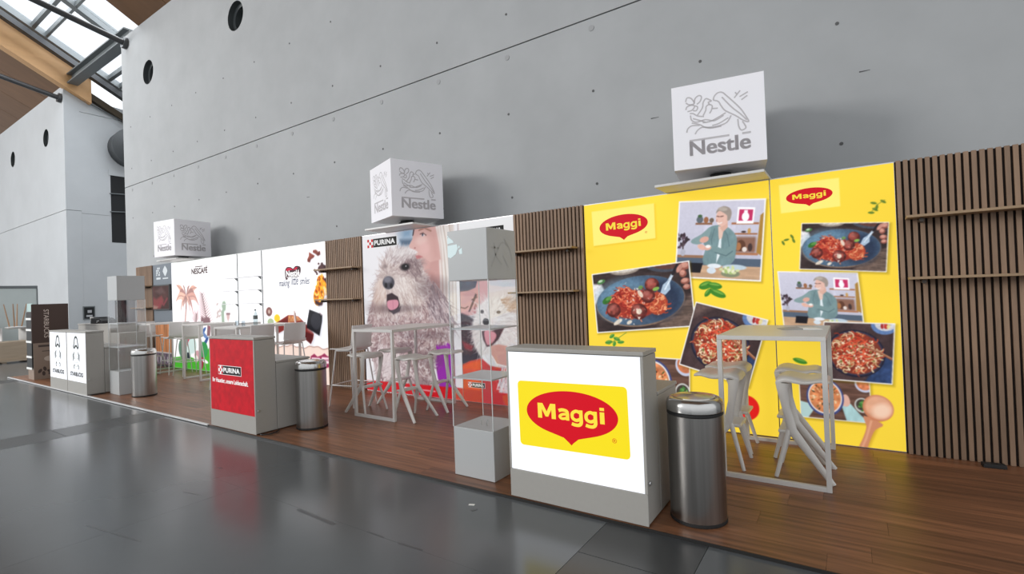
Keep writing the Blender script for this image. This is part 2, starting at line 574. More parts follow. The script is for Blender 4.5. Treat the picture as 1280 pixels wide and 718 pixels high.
class View:
    """paints on array C (rows upward); local (x, y) -> pixel by the affine map M"""
    def __init__(s, C, M, t, clip=None):
        s.C, s.M, s.t, s.clip = C, np.array(M, float), np.array(t, float), clip
        s.I = np.linalg.inv(s.M)
        s.px = 1.0 / math.sqrt(abs(np.linalg.det(s.M)))

    def win(s, x0, x1, y0, y1):
        q = np.array([[x0, y0], [x1, y0], [x1, y1], [x0, y1]]) @ s.M.T + s.t
        c0, r0 = np.floor(q.min(0)).astype(int) - 1
        c1, r1 = np.ceil(q.max(0)).astype(int) + 2
        H, W = s.C.shape[:2]
        c0, r0, c1, r1 = max(c0, 0), max(r0, 0), min(c1, W), min(r1, H)
        if c0 >= c1 or r0 >= r1:
            return None
        cc, rr = np.meshgrid(np.arange(c0, c1), np.arange(r0, r1))
        d = np.stack([cc - s.t[0], rr - s.t[1]], -1) @ s.I.T
        return (slice(r0, r1), slice(c0, c1)), d[..., 0], d[..., 1]

    def blend(s, sl, mask, color):
        if s.clip is not None:
            mask = mask * s.clip[sl]
        c = np.asarray(color, float)
        if c.max() > 1.5:
            c = c / 255.0
        s.C[sl] += (c - s.C[sl]) * mask[..., None]

    def rect(s, x0, x1, y0, y1, color, a=1.0, soft=0.0):
        w_ = s.win(x0 - soft, x1 + soft, y0 - soft, y1 + soft)
        if w_ is None:
            return
        sl, x, y = w_
        e = max(s.px, soft)
        m_ = np.clip(np.minimum(x - x0, x1 - x) / e + .5, 0, 1) * np.clip(np.minimum(y - y0, y1 - y) / e + .5, 0, 1)
        s.blend(sl, m_ * a, color)

    def grad(s, x0, x1, y0, y1, ca, cb, horizontal=False):
        w_ = s.win(x0, x1, y0, y1)
        if w_ is None:
            return
        sl, x, y = w_
        m_ = ((x >= x0) & (x <= x1) & (y >= y0) & (y <= y1)).astype(float)
        t = np.clip((x - x0) / (x1 - x0) if horizontal else (y - y0) / (y1 - y0), 0, 1)[..., None]
        s.blend(sl, m_, np.asarray(ca, float) / 255 * (1 - t) + np.asarray(cb, float) / 255 * t)

    def ell(s, cx, cy, rx, ry, color, rot=0.0, a=1.0, soft=0.0, tex=None):
        R_ = max(rx, ry) * (1 + soft)
        w_ = s.win(cx - R_, cx + R_, cy - R_, cy + R_)
        if w_ is None:
            return
        sl, x, y = w_
        c, s_ = math.cos(rot), math.sin(rot)
        dx, dy = x - cx, y - cy
        u, v = (c * dx + s_ * dy) / rx, (-s_ * dx + c * dy) / ry
        d = (1 - np.sqrt(u * u + v * v)) * min(rx, ry)
        m_ = np.clip(d / max(s.px, soft * min(rx, ry)) + .5, 0, 1)
        col = np.asarray(color, float)
        if tex:
            amp, fr, sd = tex
            n_ = value_noise(x * fr + 50, y * fr + 50, sd)[..., None]
            col = np.clip(col / 255.0 * (1 + amp * (n_ - .5) * 2), 0, 1)
        s.blend(sl, m_ * a, col)

    def poly(s, pts, color, a=1.0, soft=0.0, tex=None, sm=0):
        if sm:
            pts = smooth_path(pts, sm, True)
        P = np.array(pts, float)
        lo, hi = P.min(0) - soft, P.max(0) + soft
        w_ = s.win(lo[0], hi[0], lo[1], hi[1])
        if w_ is None:
            return
        sl, x, y = w_
        d = np.full(x.shape, 1e9)
        inside = np.zeros(x.shape, bool)
        n = len(P)
        for i in range(n):
            (x1, y1), (x2, y2) = P[i], P[(i + 1) % n]
            ex, ey = x2 - x1, y2 - y1
            L = ex * ex + ey * ey + 1e-12
            t = np.clip(((x - x1) * ex + (y - y1) * ey) / L, 0, 1)
            d = np.minimum(d, (x - x1 - t * ex) ** 2 + (y - y1 - t * ey) ** 2)
            if y1 != y2:
                cond = ((y1 > y) != (y2 > y)) & (x < (x2 - x1) * (y - y1) / (y2 - y1) + x1)
                inside ^= cond
        d = np.sqrt(d) * np.where(inside, 1, -1)
        m_ = np.clip(d / max(s.px, soft) + .5, 0, 1)
        col = np.asarray(color, float)
        if tex:
            amp, fr, sd = tex
            n_ = value_noise(x * fr + 50, y * fr + 50, sd)[..., None]
            col = np.clip(col / 255.0 * (1 + amp * (n_ - .5) * 2), 0, 1)
        s.blend(sl, m_ * a, col)

    def line(s, pts, wd, color, a=1.0, taper=False, soft=0.0):
        P = np.array(pts, float)
        lo, hi = P.min(0) - wd, P.max(0) + wd
        w_ = s.win(lo[0], hi[0], lo[1], hi[1])
        if w_ is None:
            return
        sl, x, y = w_
        best = np.full(x.shape, -1e9)
        n = len(P) - 1
        for i in range(n):
            (x1, y1), (x2, y2) = P[i], P[i + 1]
            ex, ey = x2 - x1, y2 - y1
            t = np.clip(((x - x1) * ex + (y - y1) * ey) / (ex * ex + ey * ey + 1e-12), 0, 1)
            h = wd / 2
            if taper:
                h = wd / 2 * (1 - 0.85 * (i + t) / n)
            best = np.maximum(best, h - np.hypot(x - x1 - t * ex, y - y1 - t * ey))
        m_ = np.clip(best / max(s.px, soft) + .5, 0, 1)
        s.blend(sl, m_ * a, color)

    def mottle(s, x0, x1, y0, y1, fx, fy, amp, seed, a=1.0):
        w_ = s.win(x0, x1, y0, y1)
        if w_ is None:
            return
        sl, x, y = w_
        m_ = ((x >= x0) & (x <= x1) & (y >= y0) & (y <= y1)).astype(float)
        if s.clip is not None:
            m_ = m_ * s.clip[sl]
        n_ = value_noise(x * fx + 99, y * fy + 99, seed) * .65 + value_noise(x * fx * 2.7 + 9, y * fy * 2.7 + 9, seed + 1) * .35
        s.C[sl] *= 1 + ((n_ - .5) * 2 * amp * m_)[..., None]
        np.clip(s.C[sl], 0, 1, out=s.C[sl])


class Canvas(View):
    def __init__(s, W, H, ppm, color):
        s.W, s.H = W, H
        nx, ny = int(round(W * ppm)) + 1, int(round(H * ppm)) + 1
        C = np.ones((ny, nx, 3)) * np.asarray(color, float) / 255.0
        super().__init__(C, [[(nx - 1) / W, 0], [0, (ny - 1) / H]], [0, 0])

    def photo(s, TL, TR, BL, asp, border=0.018, shade=True):
        """a framed snapshot printed at an angle; returns a View with x in 0..asp, y in 0..1"""
        TL, TR, BL = np.array(TL), np.array(TR), np.array(BL)
        ex, ey = (TR - TL), (TL - BL)
        quad = [BL, BL + ex, TR, TL]
        if shade:
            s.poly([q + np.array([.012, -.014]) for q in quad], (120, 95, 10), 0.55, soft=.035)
        s.poly(quad, (248, 246, 244))
        A = np.stack([ex / asp, ey], 1)
        A2 = A * (1 - 0)
        mM = s.M @ A2
        tt = s.M @ BL + s.t
        v = View(s.C, mM, tt)
        clip = np.zeros(s.C.shape[:2])
        b = border
        sl, x, y = v.win(0, asp, 0, 1)
        e = v.px
        clip[sl] = np.clip(np.minimum(x - b, asp - b - x) / e + .5, 0, 1) * np.clip(np.minimum(y - b, 1 - b - y) / e + .5, 0, 1)
        v.clip = clip
        return v

    def mesh(s, name):
        ny, nx = s.C.shape[:2]
        for ax in (0, 1):                      # the print's own slight softness
            s.C = (np.roll(s.C, 1, ax) + 2 * s.C + np.roll(s.C, -1, ax)) / 4 if min(nx, ny) > 120 else s.C
        xs, zs = np.linspace(0, s.W, nx), np.linspace(0, s.H, ny)
        X, Z = np.meshgrid(xs, zs)
        co = np.stack([X, np.zeros_like(X), Z], -1).reshape(-1, 3).astype(np.float32)
        me = bpy.data.meshes.new(name)
        idx = np.arange(nx * ny).reshape(ny, nx)
        q = np.stack([idx[:-1, :-1], idx[:-1, 1:], idx[1:, 1:], idx[1:, :-1]], -1).reshape(-1, 4).astype(np.int32)
        me.vertices.add(nx * ny)
        me.vertices.foreach_set('co', co.ravel())
        me.loops.add(q.size)
        me.loops.foreach_set('vertex_index', q.ravel())
        me.polygons.add(len(q))
        me.polygons.foreach_set('loop_start', np.arange(0, q.size, 4, dtype=np.int32))
        me.polygons.foreach_set('loop_total', np.full(len(q), 4, np.int32))
        me.update(calc_edges=True)
        at_ = me.color_attributes.new('print_colour', 'FLOAT_COLOR', 'POINT')
        c4 = np.ones((nx * ny, 4), np.float32)
        c4[:, :3] = lin(np.clip(s.C, 0, 1)).reshape(-1, 3)
        at_.data.foreach_set('color', c4.ravel())
        return me


# ================================================================== THE SETTING
# --- hall floor: large coated slabs with bands of small dark stone tiles
floor = MB().box(-45, 14, -16, 14, HALL_Z - 0.12, HALL_Z - 0.006).build('floor', JOINT)
tag(floor, kind='structure', label='polished dark grey hall floor with slab joints and darker tile bands')
xs_bands = [(-22.72, -22.09), (-15.60, -14.97), (-8.48, -7.85), (-1.38, -0.74), (5.75, 6.39)]
xj = [-40.0, -29.3, -25.7, -22.72, -22.09, -18.5, -15.60, -14.97, -11.37, -8.48, -7.85, -4.25, -1.38, -0.74, 2.86, 5.75, 6.39, 12.0]
yj = [-12.0, -8.4, -5.4, -1.8, 2.19, 14.0]
G = 0.0025
for i in range(len(xj) - 1):
    a, b = xj[i], xj[i + 1]
    if (a, b) in xs_bands:
        continue
    for j in range(len(yj) - 1):
        MB().box(a + G / 3, b - G / 3, yj[j] + G / 4, yj[j + 1] - G / 4, HALL_Z - 0.05, HALL_Z).build('slab', SLABM, floor)
tile_me = {}
for (a, b) in xs_bands[:4]:
    y = -1.83
    while y < 5.0:
        if a not in tile_me:
            tile_me[a] = MB().box(G, b - a - G, G, 0.64 - G, -0.05, 0.0).mesh('tile')
        link_mesh('tile', tile_me[a], BANDM, floor, (a, y, HALL_Z))
        y += 0.64
    MB().box(a + G, b - G, -12, -1.83 - G, HALL_Z - 0.05, HALL_Z).build('slab', BANDM, floor)
# small scuffs and scraps lying on the hall floor
scuff = mat('scuff', (0.068, 0.073, 0.076, 1), 0.3)
sc = MB()
for (x0, y0, x1, y1, wd) in [(-2.70, 2.195, -2.53, 2.193, .012), (-2.39, 2.191, -2.20, 2.20, .016), (-3.42, 2.171, -2.97, 2.15, .03), (-4.59, 1.9, -4.42, 1.93, .012), (-4.95, 2.35, -4.90, 2.36, .02), (-4.55, 1.25, -3.9, 1.35, .006)]:
    sc.add([(x0, y0 - wd / 2, 0), (x1, y1 - wd / 2, 0), (x1, y1 + wd / 2, 0), (x0, y0 + wd / 2, 0)], [(0, 1, 2, 3)])
sc.build('scuff_marks', scuff, floor, loc=(0, 0, HALL_Z + 0.0008))
PAPER = mat('paper_white', (0.8, 0.8, 0.78, 1), 0.6)
for (x, y, r) in [(-2.34, 2.86, .4), (-2.27, 2.80, 1.2)]:
    o = MB().box(-.022, .022, -.012, .012, 0, .0012).build('paper_scrap', PAPER if r < 1 else scuff, None, loc=(x, y, HALL_Z + .0004), rz=r)
    tag(o, 'tiny white paper scrap on the grey floor before the yellow logo counter' if r < 1 else 'tiny dark scrap beside the white paper scrap on the grey floor', 'scrap')

# --- wooden deck of the stand
DX0, DX1, DY0, DY1 = -16.05, 1.75, 3.093, 5.66
deck = MB().box(DX0, DX1, DY0, DY1, HALL_Z, -0.006).build('floor_deck', mat('deck_core', (0.02, 0.017, 0.015, 1), .7))
tag(deck, kind='structure', label='low brown wood-plank deck of the exhibition stand')
rows = 13
pw = (DY1 - DY0) / rows
PL = 1.48
pl_me = {}
for r_ in range(rows):
    x = DX0 - random.random() * PL * 0.8
    while x < DX1:
        a, b = max(x, DX0), min(x + PL, DX1)
        if b - a > 0.05:
            key = round(b - a, 3)
            if key not in pl_me:
                pl_me[key] = MB().box(0.0007, b - a - 0.0007, 0.0007, pw - 0.0007, -0.012, 0).mesh('plank')
            link_mesh('plank', pl_me[key], PLANKM, deck, (a, DY0 + r_ * pw, 0))
        x += PL
tr = MB().box(-16.05, -6.74, DY0 - 0.012, DY0 + 0.016, -0.012, 0.004).build('trim_1', mat('edge_tape', (0.62, 0.62, 0.62, 1), .4))
tag(tr, kind='structure', label='pale edging strip along the deck front')
tr = MB().box(-6.70, DX1, DY0 - 0.010, DY0 - 0.0005, HALL_Z, -0.001).build('trim_2', mat('edge_black', (0.012, 0.011, 0.010, 1), .5))
tag(tr, kind='structure', label='black edging strip along the deck front')


# --- concrete walls
def panel_with_holes(mb, x0, x1, z0, z1, y, holes, hz, r, cell=0.6, n=32):
    def q(a, b, c, d):
        if b - a > 1e-6 and d - c > 1e-6:
            mb.add([(a, y, c), (b, y, c), (b, y, d), (a, y, d)], [(0, 1, 2, 3)])
    zb, zt = hz - cell, hz + cell
    q(x0, x1, z0, zb)
    q(x0, x1, zt, z1)
    x = x0
    for h in sorted(holes):
        q(x, h - cell, zb, zt)
        ring, sq = [], []
        for i in range(n):
            a = 2 * math.pi * i / n
            c, s_ = math.cos(a), math.sin(a)
            k = cell / max(abs(c), abs(s_))
            ring.append((h + r * c, y, hz + r * s_))
            sq.append((h + k * c, y, hz + k * s_))
        mb.add(ring + sq, [(i, n + i, n + (i + 1) % n, (i + 1) % n) for i in range(n)])
        x = h + cell
    q(x, x1, zb, zt)


HZ, HR = 8.17, 0.34
SEAM = 5.13
WTOP = 9.68


def concrete_wall(name, x0, x1, holes, material, label):
    root = MB().box(x0 + .02, x1 - .02, CY + 0.03, CY + 0.42, -0.2, HZ - .75).build(name, JOINT)
    tag(root, kind='structure', label=label)
    MB().box(x0, x1, CY, CY + 0.45, HALL_Z - 0.1, SEAM - 0.008).build('panel', material, root, bevel=0.006)
    mb = MB()
    panel_with_holes(mb, x0, x1, SEAM + 0.008, WTOP, CY, holes, HZ, HR)
    mb.add([(x0, CY, SEAM + .008), (x0, CY + .45, SEAM + .008), (x0, CY + .45, WTOP), (x0, CY, WTOP)], [(0, 3, 2, 1)])
    mb.add([(x1, CY, SEAM + .008), (x1, CY + .45, SEAM + .008), (x1, CY + .45, WTOP), (x1, CY, WTOP)], [(0, 1, 2, 3)])
    mb.add([(x0, CY, WTOP), (x1, CY, WTOP), (x1, CY + .45, WTOP), (x0, CY + .45, WTOP)], [(0, 1, 2, 3)])
    mb.add([(x0, CY, SEAM + .008), (x1, CY, SEAM + .008), (x1, CY + .45, SEAM + .008), (x0, CY + .45, SEAM + .008)], [(0, 3, 2, 1)])
    mb.build('panel', material, root)
    # sleeves of the round openings
    for h in holes:
        n = 32
        vs, fs = [], []
        for (r, y) in ((HR, CY), (HR, CY + .12), (HR * .8, CY + .14), (HR * .78, CY + .42)):
            for i in range(n):
                a = 2 * math.pi * i / n
                vs.append((h + r * math.cos(a), y, HZ + r * math.sin(a)))
        for k in range(3):
            for i in range(n):
                fs.append((k * n + i, k * n + (i + 1) % n, (k + 1) * n + (i + 1) % n, (k + 1) * n + i))
        sl = MB().add(vs, fs).build('opening_sleeve', RINGM, root, smooth=True)
        MB().add([vs[3 * n + i] for i in range(n)], [tuple(range(n))]).build('opening_back', HOLEM, sl)
    return root


wb = concrete_wall('wall_back', -18.17, 9.0, [-16.32 + 4.75 * k for k in range(5)], CONCRETE, 'tall grey exposed concrete wall behind the stand with formwork tie holes')
# formwork tie holes and round plugs
plug_me = MB()
ring = ell_pts(0, 0, .018, .018, 10)
plug_me.prism(ring, lambda p: (p[0], -0.004, p[1]), lambda p: (p[0], 0.002, p[1]))
hole_me = plug_me.mesh('tie_hole')
plug = MB()
ring2 = ell_pts(0, 0, .04, .04, 14)
plug.prism(ring2, lambda p: (p[0], -0.006, p[1]), lambda p: (p[0], 0.002, p[1]))
plug2_me = plug.mesh('tie_plug')
TIEM = mat('tie_dark', (0.10, 0.10, 0.10, 1), .8)
PLUGM = mat('tie_plug_grey', (0.33, 0.335, 0.34, 1), .7)
for z in (2.92, 4.155, 5.635, 6.88):
    for k in range(-13, 3):
        x = 1.355 * k
        if x < -18.0 or (z > 5.6 and x > -1.0) or (z < 3 and k % 2 and x < -6):
            continue
        link_mesh('tie_hole', hole_me, TIEM, wb, (x + random.uniform(-.01, .01), CY, z))
for k in range(-13, 0):
    link_mesh('tie_plug', plug2_me, PLUGM, wb, (1.355 * k, CY, 4.992))
streak = MB()
for (x, z, wd) in [(-1.91, 3.614, .10), (.21, 3.608, .09), (-9.0, 3.6, .10), (-6.3, 3.62, .1)]:
    streak.add([(x - wd / 2, 0, z - .006), (x + wd / 2, 0, z - .004), (x + wd / 2, 0, z + .002), (x - wd / 2, 0, z + .008)], [(0, 1, 2, 3)])
streak.build('rust_streak', TIEM, wb, loc=(0, CY - .002, 0))

SX = -23.52                                   # right end of the far wall; its flank faces the stand
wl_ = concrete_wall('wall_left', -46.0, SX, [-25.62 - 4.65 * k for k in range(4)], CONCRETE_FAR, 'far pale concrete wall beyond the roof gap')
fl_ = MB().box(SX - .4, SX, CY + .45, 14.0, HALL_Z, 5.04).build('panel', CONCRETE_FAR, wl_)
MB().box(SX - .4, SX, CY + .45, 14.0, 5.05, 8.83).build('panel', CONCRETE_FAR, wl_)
mb = MB()
mb.prism([(CY + .45, 8.845), (14, 8.845), (14, 6.3), (13.9, 6.2), (7.2, 9.35), (CY + .45, 9.66)], lambda p: (SX, p[0], max(p[1], 8.845)), lambda p: (SX - .4, p[0], max(p[1], 8.845)))
mb.build('panel', CONCRETE_FAR, wl_)
# dark service opening, ventilation duct and switch niche on that flank
o = MB().box(SX - .02, SX + .006, 7.50, 9.2, 4.02, 6.62).build('opening_back', HOLEM, wl_)
o = MB().box(SX - .02, SX + .03, 7.44, 9.3, 6.62, 6.84).build('lintel', CONCRETE_FAR, wl_)
for z in (5.9, 5.2):
    MB().sweep([(SX + .04, 7.45, z), (SX + .04, 9.2, z + .12)], .02).build('railing_bar', STEELGREY, wl_)
duct = empty('ventilation_duct', (SX, 8.15, 7.72), 0, 'big dark grey round ventilation duct on the far wall flank', 'duct')
d = MB()
n = 36
vs = []
for (r, x) in ((.72, -.3), (.72, .50), (.75, .50), (.75, .56), (.70, .58), (.45, .68)):
    for i in range(n):
        a = 2 * math.pi * i / n
        vs.append((x, r * math.cos(a), r * math.sin(a)))
d.add(vs, [(k * n + i, k * n + (i + 1) % n, (k + 1) * n + (i + 1) % n, (k + 1) * n + i) for k in range(5) for i in range(n)])
d.build('duct_shell', mat('duct_dark', (.045, .05, .054, 1), .5), duct, smooth=True)
MB().add([(.68, .45 * math.cos(2 * math.pi * i / n), .45 * math.sin(2 * math.pi * i / n)) for i in range(n)], [tuple(range(n))]).build('duct_cap', DARKMETAL, duct)
nic = empty('wall_switch_niche', (SX, 6.74, 1.34), 0, 'small dark square switch niche in the pale wall flank', 'switch box')
MB().box(-.01, .02, -.18, .18, -.25, .25).build('frame', STEELGREY, nic)
MB().box(.0, .024, -.15, .15, -.21, .21).build('recess', HOLEM, nic)
MB().box(.0, .04, -.05, .07, .0, .1).build('switch', mat('switch_grey', (.4, .4, .42, 1), .5), nic)
MB().box(.0, .035, -.09, .09, -.15, -.08).build('socket', mat('switch_grey', (.4, .4, .42, 1), .5), nic)

# --- pitched timber roof with a glazed gap
KR = 0.53


def rz_(y):
    return WTOP + KR * (CY - y)


ceil = MB()
ceil.prism([(9.5, rz_(9.5) + .3), (-10, rz_(-10) + .3), (-10, rz_(-10) + .05), (9.5, rz_(9.5) + .05)], lambda p: (-16.9, *p), lambda p: (9.0, *p))
ceil.prism([(9.5, rz_(9.5) + .3), (-10, rz_(-10) + .3), (-10, rz_(-10) + .05), (9.5, rz_(9.5) + .05)], lambda p: (-46, *p), lambda p: (-23.3, *p))
ceil = ceil.build('ceiling', mat('roof_core', (.05, .035, .02, 1), .8))
tag(ceil, kind='structure', label='pitched brown timber-panelled roof of the hall')


def roof_strip(mb, x0, x1, y0, y1, dz0, dz1):
    mb.prism([(y0, rz_(y0) + dz0), (y1, rz_(y1) + dz0), (y1, rz_(y1) + dz1), (y0, rz_(y0) + dz1)], lambda p: (x0, *p), lambda p: (x1, *p))
    return mb


PWD = 1.85
for x0 in [-16.9 + PWD * k for k in range(13)]:
    for (ya, yb) in ((9.4, 3.6), (3.6, -3.0), (-3.0, -10)):
        roof_strip(MB(), x0 + .01, min(x0 + PWD, 8.9) - .01, ya - .01, yb + .01, 0, .1).build('plank', TIMBER, ceil)
for x0 in [-23.6 - PWD * (k + 1) for k in range(11)]:
    for (ya, yb) in ((9.4, 3.6), (3.6, -3.0), (-3.0, -10)):
        roof_strip(MB(), x0 + .01, x0 + PWD - .01, ya - .01, yb + .01, 0, .1).build('plank', TIMBER, ceil)
gb = roof_strip(MB(), -23.6, -23.25, 6.9, -10, -.12, 1.0).build('glulam_beam', GLULAM)
tag(gb, 'pale glulam timber beam running up the roof edge beside the skylight', 'beam')
gb = roof_strip(MB(), -16.9, -16.6, 6.9, -10, .06, .9).build('roof_beam', GLULAM)
tag(gb, 'timber edge beam of the roof above the near concrete wall', 'beam')

win = empty('window_1', (0, 0, 0), kind='structure', label='bright glazed skylight strip in the timber roof')
GZ = 1.05
for (xa, xb, dzz) in ((-23.25, -22.75, .12), (-17.0, -16.7, .1), (-20.0, -19.75, .16)):
    roof_strip(MB(), xa, xb, 9.5, -10, GZ - .12, GZ + dzz).build('window_frame', STEELGREY, win)
roof_strip(MB(), -22.75, -22.5, 9.5, -10, GZ - .55, GZ - .35).build('window_frame', DARKMETAL, win)
yy = 9.4
ym = []
while yy > -10:
    ym.append(yy)
    for (dy, t) in ((0, .09), (.34, .06)):
        roof_strip(MB(), -22.8, -16.9, yy + dy + t / 2, yy + dy - t / 2, GZ - .10, GZ + .06).build('mullion', STEELGREY, win)
    yy -= 2.1
for i in range(len(ym) - 1):
    for (xa, xb) in ((-22.8, -20.0), (-19.75, -17.0)):
        roof_strip(MB(), xa, xb, ym[i], ym[i + 1], GZ + .065, GZ + .08).build('pane', PANE, win)

sb = empty('steel_beam', (SX, CY + .2, 9.72), 0, 'grey steel I-beam spanning the skylight gap between the two walls', 'beam')
LB = 5.45
MB().box(-.3, LB, -.16, .16, .30, .34).build('top_flange', STEELGREY, sb)
MB().box(-.3, LB, -.16, .16, -.02, .02).build('bottom_flange', STEELGREY, sb)
MB().box(-.3, LB, -.02, .02, .02, .30).build('web', STEELGREY, sb)
for (x, z, ydir, lab) in ((-17.75, 9.42, -1, 'dark round steel tie rod fixed to the near concrete wall top'), (-23.75, 9.25, -1, 'dark round steel tie rod fixed to the far concrete wall top')):
    tr = empty('tie_rod', (x, CY, z), 0, lab, 'tie rod', 'roof tie rods')
    MB().sweep([(0, -.08, .01), (0, -9.5, 1.75)], .085, 12).build('rod', mat('rod_dark', (.05, .052, .055, 1), .4), tr, smooth=True)
    MB().sweep([(0, 0.0, 0), (0, -.10, .015)], .17, 14).build('end_plate', mat('rod_dark', (.05, .052, .055, 1), .4), tr, smooth=True)
hr = MB().sweep([(SX + .1, 6.75, 9.25), (SX + .1, 6.75, 9.4), (SX + .1, 6.75, 9.25), (SX + .1, 9.5, 8.2)], .025).build('roof_cable_rail', STEELGREY)
tag(hr, 'thin grey handrail bar on top of the pale wall flank', 'rail')


# ================================================================== THE STAND'S BACK WALL
def lightbox(name, x0, x1, label, canvas, emit=0.85, seams=(), res=None, framecol=ALU):
    root = empty(name, (x0, WY, 0), 0, label, 'light box')
    wd = x1 - x0
    f = MB()
    t = 0.012
    f.box(0.001, wd - .001, 0.004, 0.12, 0.003, PH)
    f.build('box_frame', framecol, root)
    if canvas is not None:
        o = link_mesh('printed_graphic', canvas.mesh('printed_graphic'), print_mat('backlit_print_%.2f' % emit, emit), root, (0.004, 0, 0.01))
    for s_ in seams:
        MB().box(s_ - .004, s_ + .004, -.003, .002, .01, PH - .01).build('joint_strip', STEELGREY, root)
    return root


def Qf(x0):
    """print coordinates (metres from the panel's lower left corner) of a surveyed point"""
    def q(x, y):
        a, b = at(x, y, WY)
        return np.array([a - x0 - .004, b - .01])
    return q


def crop(q, x0, y0, s_):
    return lambda a, b: q(x0 + a * s_, y0 + b * s_)


SL_ME = MB().box(0, .031, -.024, 0, 0, PH - .004).mesh('slat')


def slat_panel(x0, x1, label, shelves=True, sh0=.05, sh1=None, zs=(2.035, 1.515)):
    root = empty('slat_wall_panel', (x0, WY, 0), 0, label, 'slat panel', 'wooden slat panels of the stand')
    wd = x1 - x0
    MB().box(0, wd, 0.0, 0.12, 0.002, PH - .006).build('backing', SLATBACK, root)
    n = int(round(wd / 0.05))
    p = wd / n
    for i in range(n):
        link_mesh('slat', SL_ME, SLATM, root, (i * p + (p - .031) / 2, 0, .002))
    if shelves:
        sh1 = wd - .05 if sh1 is None else sh1
        for z in zs:
            s_ = MB().box(sh0, sh1, -.20, -.024, z - .011, z + .011).build('shelf', SHELFWOOD, root, bevel=.003)
            for bx in (sh0 + .10, sh1 - .10):
                MB().sweep([(bx, -.024, z - .03), (bx, -.13, z - .03)], .017, 10).build('bracket', mat('bracket_dark', (.06, .045, .035, 1), .5), s_, smooth=True)
    return root


# ---------------- food and people snapshots shared by the yellow panels
def strands(v, cx, cy, rx, ry, n, wd, cols, seed, curl=1.0):
    r = np.random.default_rng(seed)
    for i in range(n):
        a, q = r.uniform(0, 6.283), math.sqrt(r.uniform(0, 1))
        x, y = cx + rx * q * math.cos(a), cy + ry * q * math.sin(a)
        an, ra = r.uniform(0, 6.283), r.uniform(.03, .10) * curl
        tt = np.linspace(0, r.uniform(1.2, 3.2), 6)
        pts = [(x + ra * (math.cos(an + t) - math.cos(an)), y + .8 * ra * (math.sin(an + t) - math.sin(an))) for t in tt]
        v.line(pts, wd * r.uniform(.7, 1.25), cols[r.integers(len(cols))])


